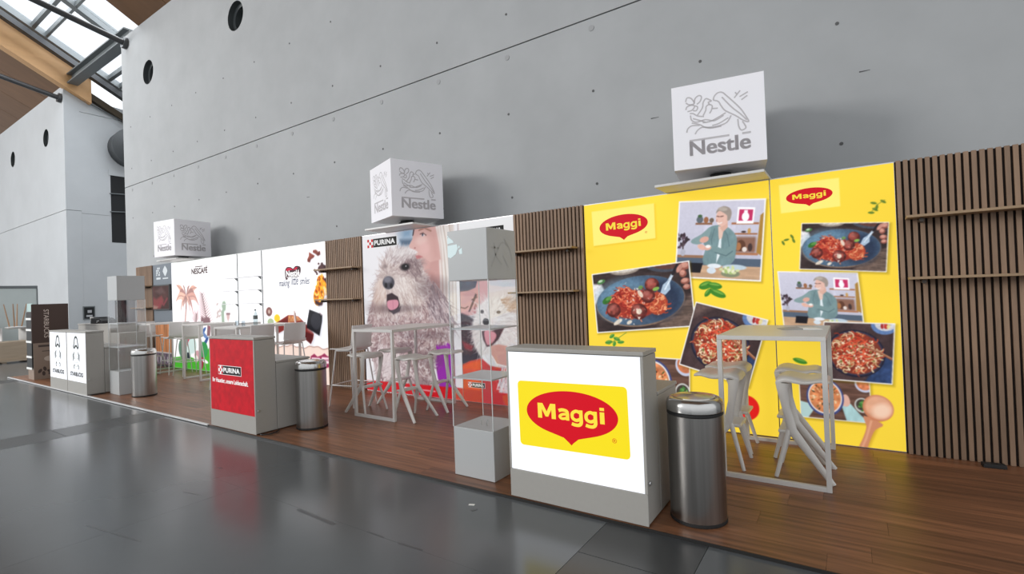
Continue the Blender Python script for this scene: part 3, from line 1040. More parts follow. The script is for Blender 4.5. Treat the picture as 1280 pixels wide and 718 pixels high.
def dish_meatballs(v, a):
    v.rect(0, a, 0, 1, (58, 46, 46))
    v.mottle(0, a, 0, 1, 3, 14, .30, 5)
    v.poly([(a * .62, 0), (a, 0), (a, .5), (a * .8, .3)], (104, 86, 78), soft=.06)
    v.mottle(a * .6, a, 0, .5, 4, 26, .35, 8)
    v.ell(a * .36, 1.0, .26, .085, (150, 138, 128), soft=.15)
    v.ell(a * .36, 1.01, .22, .06, (205, 196, 184), soft=.3)
    v.ell(a * .82, 1.06, .42, .19, (70, 74, 86))
    v.ell(a * .84, 1.08, .38, .17, (96, 60, 54))
    v.poly([(0, .83), (.16, .8), (.22, .66), (.1, .5), (0, .48)], (232, 230, 232), soft=.04)
    v.ell(.16, .85, .075, .035, (70, 120, 62), rot=.2)
    v.ell(.15, .86, .04, .02, (190, 215, 185), rot=.2)
    c = (a * .475, .475)
    v.ell(c[0], c[1] - .012, a * .455, .405, (132, 108, 92), rot=.03)
    v.ell(c[0], c[1], a * .447, .392, (70, 92, 116), rot=.03)
    v.ell(c[0] - a * .15, c[1] + .03, a * .29, .34, (112, 150, 176), a=.75, soft=.5)
    v.ell(c[0] + a * .22, c[1] - .02, a * .2, .30, (36, 46, 70), a=.8, soft=.5)
    v.ell(c[0] - .01, c[1] - .06, a * .31, .27, (60, 66, 84), a=.55, soft=.5)
    v.ell(a * .42, .42, a * .265, .225, (150, 52, 40), soft=.12)
    v.ell(a * .34, .55, a * .12, .15, (186, 70, 50), soft=.1)
    v.ell(a * .66, .40, a * .10, .18, (170, 70, 46), soft=.1)
    pc = [(206, 88, 62), (178, 58, 42), (226, 132, 96), (150, 42, 34), (214, 110, 74), (128, 34, 30)]
    strands(v, a * .42, .40, a * .25, .20, 90, .020, pc, 3)
    strands(v, a * .34, .58, a * .10, .11, 40, .020, pc, 4, .7)
    strands(v, a * .67, .42, a * .08, .15, 40, .018, [(214, 124, 82), (196, 92, 58), (170, 62, 44), (232, 160, 116)], 6, .9)
    for (x, y, r, s_) in ((.205, .36, .125, 1), (.47, .30, .135, 2), (.575, .53, .115, 3), (.625, .70, .115, 4)):
        v.ell(a * x, y, r, r * .95, (88, 34, 32), tex=(.3, 16, s_))
        v.ell(a * x - .015, y + .02, r * .78, r * .74, (136, 66, 58), tex=(.35, 24, s_ + 9), soft=.35)
        v.ell(a * x - .02, y + .045, r * .4, r * .35, (178, 112, 104), a=.55, soft=.8)
    r = np.random.default_rng(5)
    for i in range(46):
        x, y = r.normal(.46, .11) * a, r.normal(.40, .14)
        v.poly([(x + r.normal(0, .018), y + r.normal(0, .016)) for _ in range(3)], (240, 226, 212), a=.85)
    for (x, y, q, w_) in ((.47, .30, .05, .045), (.50, .58, .035, .07), (.24, .16, .09, .035), (.36, .14, .05, .03)):
        v.poly(ell_pts(a * x, y, q, w_, 9, .5), (236, 222, 204), a=.9, soft=.015)
    v.poly([(a * .36, .72), (a * .41, .62), (a * .385, .66)], (240, 232, 220))
    v.ell(a * .14, .53, .085, .05, (52, 108, 44), rot=.5)
    v.ell(a * .165, .56, .06, .028, (94, 150, 74), rot=.4)
    v.ell(a * .66, .63, .055, .028, (132, 176, 84), rot=.2)
    v.ell(a * .51, .68, .04, .03, (110, 150, 70), rot=.2, a=.8)
    v.poly([(a * .70, .56), (a * .745, .52), (a * .80, .60), (a * .80, .70), (a * .845, .82), (a * .825, .845), (a * .775, .73), (a * .73, .68)], (172, 192, 212))
    v.line([(a * .745, .60), (a * .835, .82)], .02, (214, 226, 238))
    v.line([(a * .835, .83), (a * .885, .955)], .045, (40, 34, 40))
    for (x, y, rx, ry) in ((.955, .93, .085, .06), (.93, .82, .055, .06), (.945, .70, .07, .048), (.955, .61, .06, .042)):
        v.ell(a * x, y, rx, ry, (142, 84, 72), rot=.1)
        v.ell(a * x - .008, y + .012, rx * .72, ry * .66, (204, 146, 130), rot=.1, soft=.5)
    v.ell(a * .90, .90, .035, .07, (196, 138, 124), rot=-.6, soft=.3)


def snapshot_cook(v, a):
    v.grad(0, a, 0, 1, (186, 186, 204), (206, 204, 220))
    v.poly([(a * .93, .35), (a, .3), (a, .85), (a * .95, .80)], (170, 128, 60))
    # counters and shelves
    v.rect(0, a, .17, .27, (84, 98, 116))
    v.rect(0, a * .36, .265, .30, (150, 112, 88))
    v.rect(a * .66, a * .95, .315, .345, (178, 120, 86))
    v.rect(0, a, 0, .175, (196, 160, 130))
    v.mottle(0, a, 0, .175, 3, 30, .10, 3)
    v.rect(a * .22, a * .42, .69, .715, (140, 98, 74))
    v.rect(a * .64, a * .94, .69, .715, (168, 110, 78))
    v.rect(a * .68, a * .93, .565, .585, (160, 106, 76))
    v.rect(a * .69, a * .92, .345, .54, (138, 100, 84), soft=.04)
    for (x, y, rx, ry, c) in ((.27, .755, .045, .045, (96, 104, 112)), (.345, .75, .032, .04, (156, 104, 72)), (.41, .745, .03, .03, (112, 96, 84)),
                              (.76, .43, .055, .07, (96, 62, 48)), (.86, .41, .028, .05, (70, 52, 52)), (.73, .42, .035, .05, (172, 116, 76)), (.84, .61, .02, .035, (196, 150, 90)), (.78, .60, .03, .012, (60, 44, 42)), (.80, .385, .03, .03, (226, 214, 208))):
        v.ell(a * x, y, rx, ry, c, soft=.1)
    v.ell(a * .27, .80, .03, .02, (70, 100, 66))
    r = np.random.default_rng(2)
    for i in range(26):
        x, y = r.normal(.09, .04) * a, r.normal(.50, .06)
        v.ell(x, y, .03, .014, [(66, 50, 60), (96, 78, 92), (54, 44, 50)][i % 3], rot=r.uniform(0, 3))
    v.line([(a * .08, .45), (a * .085, .33)], .02, (86, 72, 76))
    v.ell(a * .085, .33, .035, .045, (176, 176, 190))
    # framed picture
    v.poly([(a * .695, .70), (a * .88, .70), (a * .89, .895), (a * .70, .905)], (250, 250, 252))
    v.poly([(a * .715, .735), (a * .865, .735), (a * .87, .87), (a * .72, .875)], (196, 52, 100))
    v.ell(a * .79, .785, .045, .055, (250, 246, 250))
    v.rect(a * .772, a * .812, .80, .865, (250, 246, 250))
    # woman: shirt, arms, head
    v.poly([(a * .39, .66), (a * .50, .685), (a * .60, .66), (a * .70, .55), (a * .71, .40), (a * .66, .20), (a * .345, .185), (a * .36, .40), (a * .33, .45), (a * .34, .58)], (116, 142, 146), sm=3)
    v.mottle(a * .32, a * .72, .18, .68, 16, 9, .10, 4)
    v.poly([(a * .49, .67), (a * .56, .66), (a * .545, .54), (a * .52, .45), (a * .50, .55)], (226, 192, 178))
    v.poly([(a * .51, .50), (a * .535, .52), (a * .54, .34), (a * .49, .20), (a * .50, .40)], (222, 232, 236))
    v.poly([(a * .40, .66), (a * .30, .57), (a * .19, .50), (a * .185, .455), (a * .28, .44), (a * .385, .52)], (132, 156, 158), sm=3)
    v.poly([(a * .70, .50), (a * .69, .33), (a * .60, .28), (a * .44, .365), (a * .425, .42), (a * .47, .42), (a * .60, .385)], (122, 148, 150), sm=3)
    v.line([(a * .47, .34), (a * .60, .30), (a * .67, .36)], .012, (88, 112, 118))
    v.line([(a * .55, .64), (a * .60, .56), (a * .63, .42)], .01, (92, 116, 122))
    v.line([(a * .45, .64), (a * .42, .50), (a * .43, .44)], .01, (92, 116, 122))
    v.ell(a * .335, .50, .062, .038, (218, 166, 150), rot=.3)
    v.ell(a * .31, .405, .058, .034, (226, 178, 162), rot=-.35)
    v.ell(a * .38, .395, .05, .03, (222, 172, 156), rot=.15)
    v.ell(a * .385, .415, .035, .02, (244, 240, 236), rot=.1)
    v.poly([(a * .525, .72), (a * .595, .74), (a * .60, .655), (a * .55, .60), (a * .515, .64)], (216, 172, 156))
    v.ell(a * .535, .785, .085, .115, (226, 184, 170), rot=-.15)
    v.poly([(a * .455, .83), (a * .475, .885), (a * .54, .92), (a * .61, .895), (a * .635, .83), (a * .62, .75), (a * .59, .74), (a * .585, .80), (a * .53, .845), (a * .49, .86)], (156, 144, 136), sm=3)
    v.ell(a * .53, .885, .06, .025, (186, 176, 166), rot=-.1, a=.8, soft=.4)
    v.line([(a * .47, .795), (a * .495, .79)], .012, (110, 80, 76))
    v.line([(a * .51, .79), (a * .54, .795)], .012, (110, 80, 76))
    v.line([(a * .465, .745), (a * .49, .70), (a * .53, .715)], .014, (238, 226, 222))
    v.line([(a * .47, .75), (a * .465, .735), (a * .475, .73)], .014, (196, 140, 128))
    # dishes on the worktop
    v.poly([(a * .18, .20), (a * .335, .20), (a * .31, .075), (a * .16, .075)], (30, 28, 34))
    v.ell(a * .47, .17, .09, .028, (226, 232, 238))
    v.ell(a * .44, .11, .06, .04, (210, 220, 230))
    v.ell(a * .70, .16, .15, .035, (188, 204, 216))
    v.ell(a * .66, .08, .12, .045, (132, 138, 110))
    for i in range(30):
        v.ell(a * r.normal(.65, .05), r.normal(.115, .018), .025, .016, [(206, 214, 160), (168, 190, 120), (226, 228, 196)][i % 3], rot=r.uniform(0, 3))


def dish_pan(v, a):
    v.rect(0, a, 0, 1, (70, 54, 56))
    v.mottle(0, a, 0, 1, 5, 3, .25, 12)
    v.poly([(0, .75), (.35, 1), (.0, 1)], (104, 84, 80), soft=.1)
    v.poly([(a * .62, 0), (a, 0), (a, .38), (a * .86, .46), (a * .72, .2)], (48, 66, 104), soft=.04)
    v.mottle(a * .6, a, 0, .45, 9, 9, .3, 4)
    v.ell(a * .86, .97, .23, .16, (96, 124, 172))
    v.ell(a * .87, .985, .18, .115, (206, 206, 210))
    for i in range(16):
        v.ell(a * (.87 + .05 * math.sin(i * 2.1)), .96 + .035 * math.cos(i * 1.3), .03, .02, [(190, 60, 50), (226, 210, 150), (160, 40, 40)][i % 3], rot=i)
    c = (a * .475, .475)
    v.ell(*c, a * .415, .395, (38, 36, 52), rot=-.12)
    v.ell(c[0], c[1] + .005, a * .39, .37, (60, 58, 78), rot=-.12)
    v.ell(c[0], c[1] + .005, a * .37, .35, (126, 58, 44), rot=-.12)
    cols = [(222, 196, 150), (206, 170, 120), (190, 76, 48), (160, 52, 36), (236, 216, 180), (214, 120, 82), (120, 40, 30)]
    strands(v, *c, a * .345, .325, 260, .017, cols, 21, .9)
    strands(v, c[0] + .02, c[1] + .06, a * .2, .2, 50, .018, [(206, 70, 46), (224, 96, 66), (180, 48, 36)], 22, 1.1)
    r = np.random.default_rng(9)
    for i in range(40):
        an, q = r.uniform(0, 6.28), math.sqrt(r.uniform(0, 1))
        v.ell(c[0] + a * .33 * q * math.cos(an), c[1] + .3 * q * math.sin(an), .02, .014, [(240, 228, 206), (120, 116, 60), (236, 220, 190)][i % 3], rot=an)
    v.line([(a * .60, .60), (a * .80, .52), (a * .97, .42)], .035, (150, 92, 66))
    v.line([(a * .60, .605), (a * .80, .53), (a * .97, .43)], .012, (196, 142, 110))


def dish_soup(v, a):
    v.rect(0, a, 0, 1, (100, 72, 62))
    v.mottle(0, a, 0, 1, 2, 22, .28, 15)
    v.poly([(0, 0), (.18, 0), (.34, .22), (.2, .36), (0, .4)], (176, 206, 206), soft=.02)
    v.poly([(a * .66, .0), (a * .98, .0), (a * .86, .16), (a * .70, .46), (a * .60, .36)], (168, 204, 206), soft=.02)
    v.mottle(a * .6, a, 0, .5, 10, 4, .12, 6)
    v.poly([(a * .58, .42), (a * .64, .62), (a * .70, .58), (a * .72, .42), (a * .66, .34)], (222, 176, 160), sm=3)
    v.ell(a * .37, .52, .44, .44, (64, 74, 128))
    v.ell(a * .37, .53, .40, .40, (226, 222, 220))
    v.ell(a * .37, .53, .37, .37, (212, 134, 88), tex=(.18, 14, 3))
    r = np.random.default_rng(4)
    for i in range(60):
        an, q = r.uniform(0, 6.28), math.sqrt(r.uniform(0, 1))
        v.ell(a * .37 + .33 * q * math.cos(an), .53 + .32 * q * math.sin(an), r.uniform(.015, .04), .018, [(232, 176, 130), (184, 92, 56), (236, 210, 170), (110, 100, 56), (70, 62, 44)][i % 5], rot=an)
    v.ell(a * .93, .90, .22, .2, (196, 200, 222))
    v.ell(a * .93, .91, .18, .16, (206, 122, 84), tex=(.2, 18, 6))
    v.ell(a * .88, .40, .17, .17, (196, 196, 192))
    v.ell(a * .88, .41, .135, .13, (70, 62, 56))
    for i in range(34):
        v.ell(a * .88 + r.normal(0, .05), .41 + r.normal(0, .045), .03, .018, [(70, 128, 60), (104, 160, 84), (52, 100, 48)][i % 3], rot=r.uniform(0, 3))


def leaf(v, p, L, W, rot, c=(62, 132, 42), hi=(126, 178, 74)):
    v.ell(p[0], p[1], L, W, c, rot=rot)
    v.ell(p[0] - .12 * L * math.sin(rot), p[1] + .3 * W, L * .7, W * .4, hi, rot=rot, soft=.5, a=.8)
    v.line([(p[0] - L * math.cos(rot), p[1] - L * math.sin(rot)), (p[0] + L * math.cos(rot), p[1] + L * math.sin(rot))], .004, (38, 96, 30))


YEL = (252, 217, 64)


def oval_logo(face, root, c, rx, ry, rot, d=.002, lit_s=.85, letter_w=1.44, letter_h=.92, reg=True):
    """red oval with a drop-shaped tip and yellow lettering"""
    cs, sn = math.cos(rot), math.sin(rot)

    def T(x, y):
        return (c[0] + cs * x - sn * y, c[1] + sn * x + cs * y)
    pts = []
    for a in np.linspace(-math.pi / 2 + .50, 1.5 * math.pi - .50, 60):
        pts.append(T(rx * math.cos(a), ry * math.sin(a)))
    pts += [T(-.16 * rx, -1.06 * ry), T(-.05 * rx, -1.25 * ry), T(0, -1.36 * ry), T(.05 * rx, -1.25 * ry), T(.16 * rx, -1.06 * ry)]
    mb = MB()
    ctr = T(0, 0)
    mb.add([face.p(*ctr, d)] + [face.p(*p, d) for p in pts], [(0, 1 + i, 1 + (i + 1) % len(pts)) for i in range(len(pts))])
    mb.build('logo_oval', lit('print_red_%.2f' % lit_s, (212, 10, 32), lit_s), root)
    w_, h_ = rx * letter_w, ry * letter_h
    q = T(-w_ / 2 - .0 * rx, -h_ * .56)
    put_text('logo_lettering', 'maggi', face, q[0], q[1], w_, h_, lit('print_letter_yellow_%.2f' % lit_s, (252, 226, 70), lit_s), root, d + .0015, rot)
    if reg:
        q = T(rx * .86, -ry * 1.02)
        put_text('registered_mark', 'reg', face, q[0], q[1], rx * .09, rx * .09, lit('print_red_%.2f' % lit_s, (212, 10, 32), lit_s), root, d, rot)


# ---------------- yellow light box, two metres
XA0, XA1 = -2.62, -0.612
q = Qf(XA0)
cv = Canvas(XA1 - XA0 - .008, PH - .02, 205, YEL)
cv.mottle(0, 3, 0, 3, 1.2, 1.2, .03, 2)
S = [q(739.4, 264.9), q(817.5, 254.3), q(819.4, 298), q(742, 307.8)]
cv.poly([p + np.array([.01, -.012]) for p in S], (214, 168, 20), .5, soft=.03)
cv.poly(S, (253, 236, 120))
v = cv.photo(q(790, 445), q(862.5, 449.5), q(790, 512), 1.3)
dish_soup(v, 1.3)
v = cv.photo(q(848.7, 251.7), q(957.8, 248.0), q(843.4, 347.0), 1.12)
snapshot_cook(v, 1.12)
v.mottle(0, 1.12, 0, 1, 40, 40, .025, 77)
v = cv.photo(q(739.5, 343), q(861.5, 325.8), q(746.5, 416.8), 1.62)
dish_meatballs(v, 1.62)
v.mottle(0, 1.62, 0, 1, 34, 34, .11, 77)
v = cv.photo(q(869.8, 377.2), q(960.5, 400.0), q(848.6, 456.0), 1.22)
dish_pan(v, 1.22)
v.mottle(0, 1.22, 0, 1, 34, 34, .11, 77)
for (x, y, L, W, r) in ((882, 357, .07, .04, .3), (893, 357.5, .075, .035, -.2), (897, 367, .085, .036, -.45), (885, 366, .05, .025, .9)):
    leaf(cv, q(x, y), L, W, r)
for (x, y, L, W, r) in ((765, 420.5, .035, .02, .6), (771, 424, .04, .022, -.3), (761, 428, .045, .022, .2), (768, 430, .03, .02, 1.2), (776, 428, .04, .018, .1)):
    leaf(cv, q(x, y), L, W, r, (70, 150, 60))
cv.line([q(761, 431), q(783, 416)], .008, (120, 150, 60))
cv.ell(*q(933.5, 510), .115, .125, (222, 30, 28))
cv.ell(*(q(933.5, 510) + np.array([-.03, .03])), .05, .05, (244, 120, 100), a=.6, soft=.7)
cv.line([q(927, 498), q(924, 484)], .02, (80, 120, 40))
boxA = lightbox('yellow_light_box', XA0, XA1, 'wide glowing yellow light box with tilted food photos and cooking woman snapshot', cv, .86)
fA = Face((.004, 0, .01), (1, 0, 0), (0, 0, 1))
d0 = q(810, 281.6 - 4.3) - q(778.5, 281.6)
oval_logo(fA, boxA, q(778.8, 281.8), .292, .125, math.atan2(*(q(819.4, 298) - q(742, 307.8))[::-1]), lit_s=.80)

# ---------------- yellow light box, one metre
XB0, XB1 = -0.610, 0.368
q = Qf(XB0)
cv = Canvas(XB1 - XB0 - .008, PH - .02, 215, YEL)
cv.mottle(0, 3, 0, 3, 1.2, 1.2, .03, 4)
S = [q(973.4, 231.8), q(1048.7, 222.3), q(1050.4, 258), q(976.2, 267)]
cv.poly(S, (253, 236, 120))
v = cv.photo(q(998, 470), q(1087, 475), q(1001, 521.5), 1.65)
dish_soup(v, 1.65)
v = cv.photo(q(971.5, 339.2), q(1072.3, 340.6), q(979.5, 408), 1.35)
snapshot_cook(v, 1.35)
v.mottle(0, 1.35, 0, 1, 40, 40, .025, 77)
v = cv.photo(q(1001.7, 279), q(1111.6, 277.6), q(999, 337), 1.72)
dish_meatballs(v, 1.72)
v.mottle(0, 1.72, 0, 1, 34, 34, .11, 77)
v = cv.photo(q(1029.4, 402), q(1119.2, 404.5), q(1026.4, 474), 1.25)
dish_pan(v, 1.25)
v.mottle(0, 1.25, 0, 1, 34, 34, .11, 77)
leaf(cv, q(1000, 451.5), .06, .024, -.3)
for (x, y) in ((1094, 262), (1092, 254), (1096, 259), (979, 304), (983, 300), (990, 296), (992, 301), (1089, 266), (1104, 252)):
    leaf(cv, q(x, y), .022, .011, random.uniform(0, 3), (110, 130, 40), (150, 160, 60))
cv.line([q(1090, 264), q(1098, 255), q(1106, 250)], .005, (120, 130, 50))
# wooden spoon
cv.line([q(1099, 519), q(1078, 566)], .055, (150, 96, 20), .5, soft=.04)
cv.poly([q(1080, 520), q(1083, 533), q(1080, 545), q(1074, 558), q(1069, 567), q(1081, 568), q(1088, 550), q(1094, 538), q(1104, 531)], (206, 138, 104), sm=3)
cv.line([q(1089, 527), q(1083, 548), q(1075, 566)], .018, (232, 172, 138), .7)
cv.ell(*q(1097.5, 510.5), .112, .118, (200, 126, 92), rot=.4)
cv.ell(*q(1098, 510), .098, .104, (226, 168, 136), rot=.4, soft=.25, tex=(.06, 30, 2))
cv.ell(*q(1102, 514), .07, .06, (244, 206, 180), rot=.6, soft=.7)
boxB = lightbox('yellow_light_box', XB0, XB1, 'narrow glowing yellow light box with wooden spoon print beside tall slat panel', cv, .86)
oval_logo(fA, boxB, q(1011.0, 244.8), .190, .073, math.atan2(*(q(1050.4, 258) - q(976.2, 267))[::-1]), lit_s=.80, letter_w=1.44, letter_h=.9, reg=False)

# ---------------- slat panels
slat_panel(0.370, 1.40, 'dark brown vertical slat panel with two shelves at the yellow panel end', sh0=.055, sh1=1.0, zs=(2.035, 1.518))
slat_panel(-3.640, -2.622, 'vertical slat panel with two shelves between white dog poster and wide yellow panel', sh0=0.0, sh1=.94)
slat_panel(-7.615, -6.660, 'vertical slat panel with two shelves between chocolate poster and shaggy dog poster', sh0=-.10, sh1=.93)
slat_panel(-15.670, -14.690, 'light wood panel with two shelves at the stand end beside grey screen panel', sh0=.10, sh1=.98, zs=(2.02, 1.47))


# ---------------- fur helper
def fur(v, region, flow, n, L, wd, cols, seed, jitter=.35, wave=.25):
    """short tapering hairs inside a polygon; flow(x, y) -> direction angle"""
    r = np.random.default_rng(seed)
    P = np.array(region, float)
    lo, hi = P.min(0), P.max(0)
    k = 0
    while k < n:
        x, y = r.uniform(lo[0], hi[0]), r.uniform(lo[1], hi[1])
        ins = False
        for i in range(len(P)):
            (x1, y1), (x2, y2) = P[i], P[(i + 1) % len(P)]
            if (y1 > y) != (y2 > y) and x < (x2 - x1) * (y - y1) / (y2 - y1) + x1:
                ins = not ins
        if not ins:
            continue
        k += 1
        a = flow(x, y) + r.normal(0, jitter)
        l_ = L * r.uniform(.6, 1.4)
        b = r.normal(0, wave)
        p = [(x, y), (x + .5 * l_ * math.cos(a), y + .5 * l_ * math.sin(a)), (x + .5 * l_ * math.cos(a) + .5 * l_ * math.cos(a + b * 3), y + .5 * l_ * math.sin(a) + .5 * l_ * math.sin(a + b * 3))]
        v.line(p, wd * r.uniform(.6, 1.3), cols[r.integers(len(cols))], a=r.uniform(.45, .95), taper=True)


def pet_logo(face, root, a, b, wd, ht, s_=.8):
    """white plate with red checker square and black field with white lettering"""
    wmat, rmat, kmat = lit('print_white_%.2f' % s_, (250, 250, 250), s_), lit('print_red_%.2f' % s_, (212, 10, 32), s_), lit('print_black', (14, 14, 16), .5)
    put_poly(MB(), face, [(a, b), (a + wd, b), (a + wd, b + ht), (a, b + ht)], .0015).build('logo_plate', wmat, root)
    e = ht * .05
    put_poly(MB(), face, [(a + ht * .95, b + e), (a + wd - e, b + e), (a + wd - e, b + ht - e), (a + ht * .95, b + ht - e)], .0025).build('logo_field', kmat, root)
    ck = MB()
    n = 3
    c_ = ht * .9 / n
    for i in range(n):
        for j in range(n):
            if (i + j) % 2 == 0:
                x0, y0 = a + e + i * c_, b + e + j * c_
                put_poly(ck, face, [(x0, y0), (x0 + c_ * .94, y0), (x0 + c_ * .94, y0 + c_ * .94), (x0, y0 + c_ * .94)], .0025)
    ck.build('logo_checker', rmat, root)
    put_text('logo_lettering', 'purina', face, a + ht * 1.12, b + ht * .24, wd - ht * 1.42, ht * .54, wmat, root, .0035)


# ---------------- shaggy dog poster
XC0, XC1 = -6.655, -4.600
q = Qf(XC0)
WC = XC1 - XC0 - .008
cv = Canvas(WC, PH - .02, 130, (246, 244, 248))
c1 = crop(q, 440, 270, .1811)
c2 = crop(q, 440, 390, .209)
P1 = lambda L: [c1(a, b) for a, b in L]
P2 = lambda L: [c2(a, b) for a, b in L]
# soft sky behind, hair and face of the woman
cv.poly(P1([(330, 60), (440, 60), (420, 175), (330, 190)]), (150, 180, 208), soft=.25)
cv.poly(P1([(330, 165), (420, 160), (400, 205), (340, 205)]), (96, 116, 140), soft=.06)
cv.poly(P1([(430, 40), (700, 20), (720, 760), (560, 760), (600, 560)]), (226, 214, 208), soft=.05)
skin = P1([(424, 84), (470, 74), (575, 70), (600, 200), (618, 330), (640, 560), (650, 700), (600, 620), (560, 470), (515, 405), (490, 370), (478, 330), (462, 300), (440, 268), (456, 252), (440, 238), (398, 222), (394, 205), (418, 160)])
cv.poly(skin, (226, 182, 176), soft=.012)
cv.poly(P1([(520, 100), (590, 120), (620, 420), (640, 640), (560, 460), (510, 400), (530, 300)]), (202, 150, 146), a=.6, soft=.14)
cv.poly(P1([(490, 370), (560, 400), (620, 520), (640, 690), (585, 600), (545, 470)]), (186, 136, 132), a=.7, soft=.08)
for (x0, x1) in ((578, 600), (596, 622), (616, 650), (640, 668), (656, 690)):
    cv.line([c1(x0, 60), c1(x0 + 24, 200), c1(x1 + 14, 420), c1(x1 + 20, 720)], .045, (246, 240, 236), .8)
    cv.line([c1(x0 + 12, 60), c1(x0 + 36, 200), c1(x1 + 26, 420), c1(x1 + 34, 720)], .014, (196, 178, 166), .8)
# body of the dog below
body = P1([(150, 560), (260, 640), (420, 640), (520, 430), (590, 540), (640, 640), (690, 760)]) + P2([(560, 60), (590, 200), (520, 260), (470, 300), (480, 420), (440, 470), (380, 500), (160, 470), (130, 300), (90, 120), (100, 20)])
cv.poly(body, (186, 160, 160), soft=.05)
cv.poly(P2([(150, 190), (330, 260), (400, 440), (420, 500), (160, 480), (150, 330)]), (222, 206, 208), soft=.06)
cv.poly(P2([(505, 190), (570, 185), (610, 210), (620, 470), (600, 510), (545, 490), (520, 440), (498, 300)]), (160, 52, 178), soft=.02)
cv.mottle(0, WC, 0, 1.3, 7, 7, .05, 3)
fcols = [(206, 186, 184), (176, 148, 148), (232, 220, 220), (146, 116, 120), (120, 92, 98), (240, 232, 232)]
fur(cv, body, lambda x, y: -1.6 + .9 * math.sin(x * 6 + y * 4), 1500, .16, .020, fcols, 31, .6, .5)
fur(cv, P1([(560, 440), (640, 560), (700, 720), (560, 720), (500, 560)]), lambda x, y: -1.0, 160, .30, .020, [(150, 130, 136), (190, 170, 174), (112, 96, 104), (218, 204, 206)], 32, .25)
# fluffy curls on the chest
r_ = np.random.default_rng(8)
for i in range(150):
    p = c2(r_.uniform(250, 540), r_.uniform(40, 470))
    ra = r_.uniform(.03, .06)
    an = r_.uniform(0, 6.28)
    cv.line([(p[0] + ra * math.cos(an + t), p[1] + ra * .8 * math.sin(an + t)) for t in np.linspace(0, 2.6, 6)], .018, fcols[i % 6], .75)
cv.poly(P2([(505, 205), (570, 200), (606, 220), (612, 460), (596, 500), (545, 480), (526, 430), (510, 320)]), (160, 52, 178), a=.85, soft=.03)
# head
head = P1([(330, 238), (385, 250), (440, 285), (480, 350), (505, 440), (490, 560), (430, 640), (340, 650), (270, 690), (190, 650), (150, 560), (165, 470), (190, 400), (215, 310), (270, 250)])
cv.poly(head, (204, 188, 184), soft=.05)
nose = c1(252, 462)


def head_flow(x, y):
    return math.atan2(y - nose[1] - .12, x - nose[0] + .02)


hcols = [(222, 206, 202), (190, 170, 168), (240, 230, 228), (166, 142, 142), (208, 190, 186)]
fur(cv, head, head_flow, 1500, .14, .017, hcols, 33, .35, .25)
fur(cv, P1([(230, 270), (330, 235), (410, 262), (450, 330), (330, 340), (250, 340)]), lambda x, y: 1.2 + (x - nose[0]) * -1.2, 260, .11, .017, [(236, 228, 228), (208, 194, 194), (176, 158, 160)], 34, .35)
fur(cv, P1([(300, 420), (420, 420), (470, 560), (380, 640), (310, 560)]), lambda x, y: -1.1, 260, .24, .018, [(232, 218, 212), (206, 186, 180), (244, 236, 232), (180, 156, 152)], 35, .25)
fur(cv, P1([(190, 430), (230, 420), (240, 540), (190, 640), (160, 560)]), lambda x, y: -1.9, 160, .22, .018, [(222, 200, 190), (200, 170, 158), (236, 220, 214)], 36, .25)
fur(cv, P1([(350, 300), (440, 290), (480, 380), (440, 420), (370, 390)]), lambda x, y: -.9, 120, .12, .016, [(150, 128, 130), (182, 162, 162), (120, 100, 104)], 37, .3)
for (p, rx, ry, c_, a_) in ((c1(560, 500), .34, .16, (96, 78, 84), .38), (c1(430, 330), .22, .10, (120, 98, 102), .35), (c1(300, 640), .5, .06, (92, 72, 78), .45), (c1(180, 640), .3, .10, (130, 104, 104), .35), (c1(330, 480), .20, .16, (246, 238, 234), .45), (c1(205, 500), .16, .14, (240, 226, 220), .4), (c1(350, 250), .3, .06, (244, 240, 240), .45),
                            (c2(420, 140), .5, .07, (104, 84, 92), .35), (c2(330, 200), .25, .05, (100, 78, 86), .4), (c2(470, 280), .25, .12, (110, 88, 96), .4), (c2(250, 330), .28, .18, (238, 226, 228), .4), (c2(420, 420), .3, .06, (120, 96, 104), .4), (c2(190, 300), .2, .2, (236, 224, 226), .45)):
    cv.ell(*p, rx, ry, c_, a=a_, soft=.8)
mouth = P1([(240, 545), (275, 532), (318, 560), (330, 610), (320, 645), (285, 672), (258, 660), (240, 610)])
cv.poly(mouth, (58, 42, 48), soft=.015)
cv.poly(P1([(244, 590), (280, 580), (314, 582), (322, 612), (305, 640), (268, 652), (246, 630)]), (222, 152, 170), sm=3, soft=.01)
cv.line([c1(282, 590), c1(284, 640)], .012, (190, 118, 140), .8)
cv.poly(P1([(262, 655), (300, 648), (338, 625), (330, 660), (285, 682)]), (80, 70, 78), soft=.02)
cv.ell(*nose, .135, .105, (74, 72, 82), soft=.2)
cv.ell(*(nose + np.array([-.02, .05])), .09, .05, (140, 138, 150), soft=.7, a=.8)
cv.ell(*(nose + np.array([-.06, -.04])), .03, .04, (30, 28, 34), soft=.3)
cv.ell(*(nose + np.array([.06, -.05])), .035, .04, (30, 28, 34), soft=.3)
cv.ell(*c1(366, 353), .11, .06, (70, 58, 62), soft=.5)
cv.ell(*c1(228, 350), .05, .03, (130, 114, 114), soft=.8, a=.6)
cv.ell(*c1(368, 352), .075, .045, (22, 18, 22), soft=.2)
cv.ell(*c1(372, 347), .012, .010, (230, 230, 236))
cv.poly(P1([(424, 84), (470, 74), (575, 70), (600, 200), (612, 300), (540, 320), (470, 268), (440, 262), (456, 252), (440, 238), (398, 222), (394, 205), (418, 160)]), (226, 182, 176), soft=.012)
cv.poly(P1([(530, 100), (590, 110), (615, 300), (560, 310), (540, 220)]), (206, 156, 150), a=.5, soft=.14)
cv.ell(*c1(478, 170), .11, .07, (240, 206, 200), a=.7, soft=.8)
cv.ell(*c1(500, 225), .10, .09, (236, 190, 186), a=.7, soft=.8)
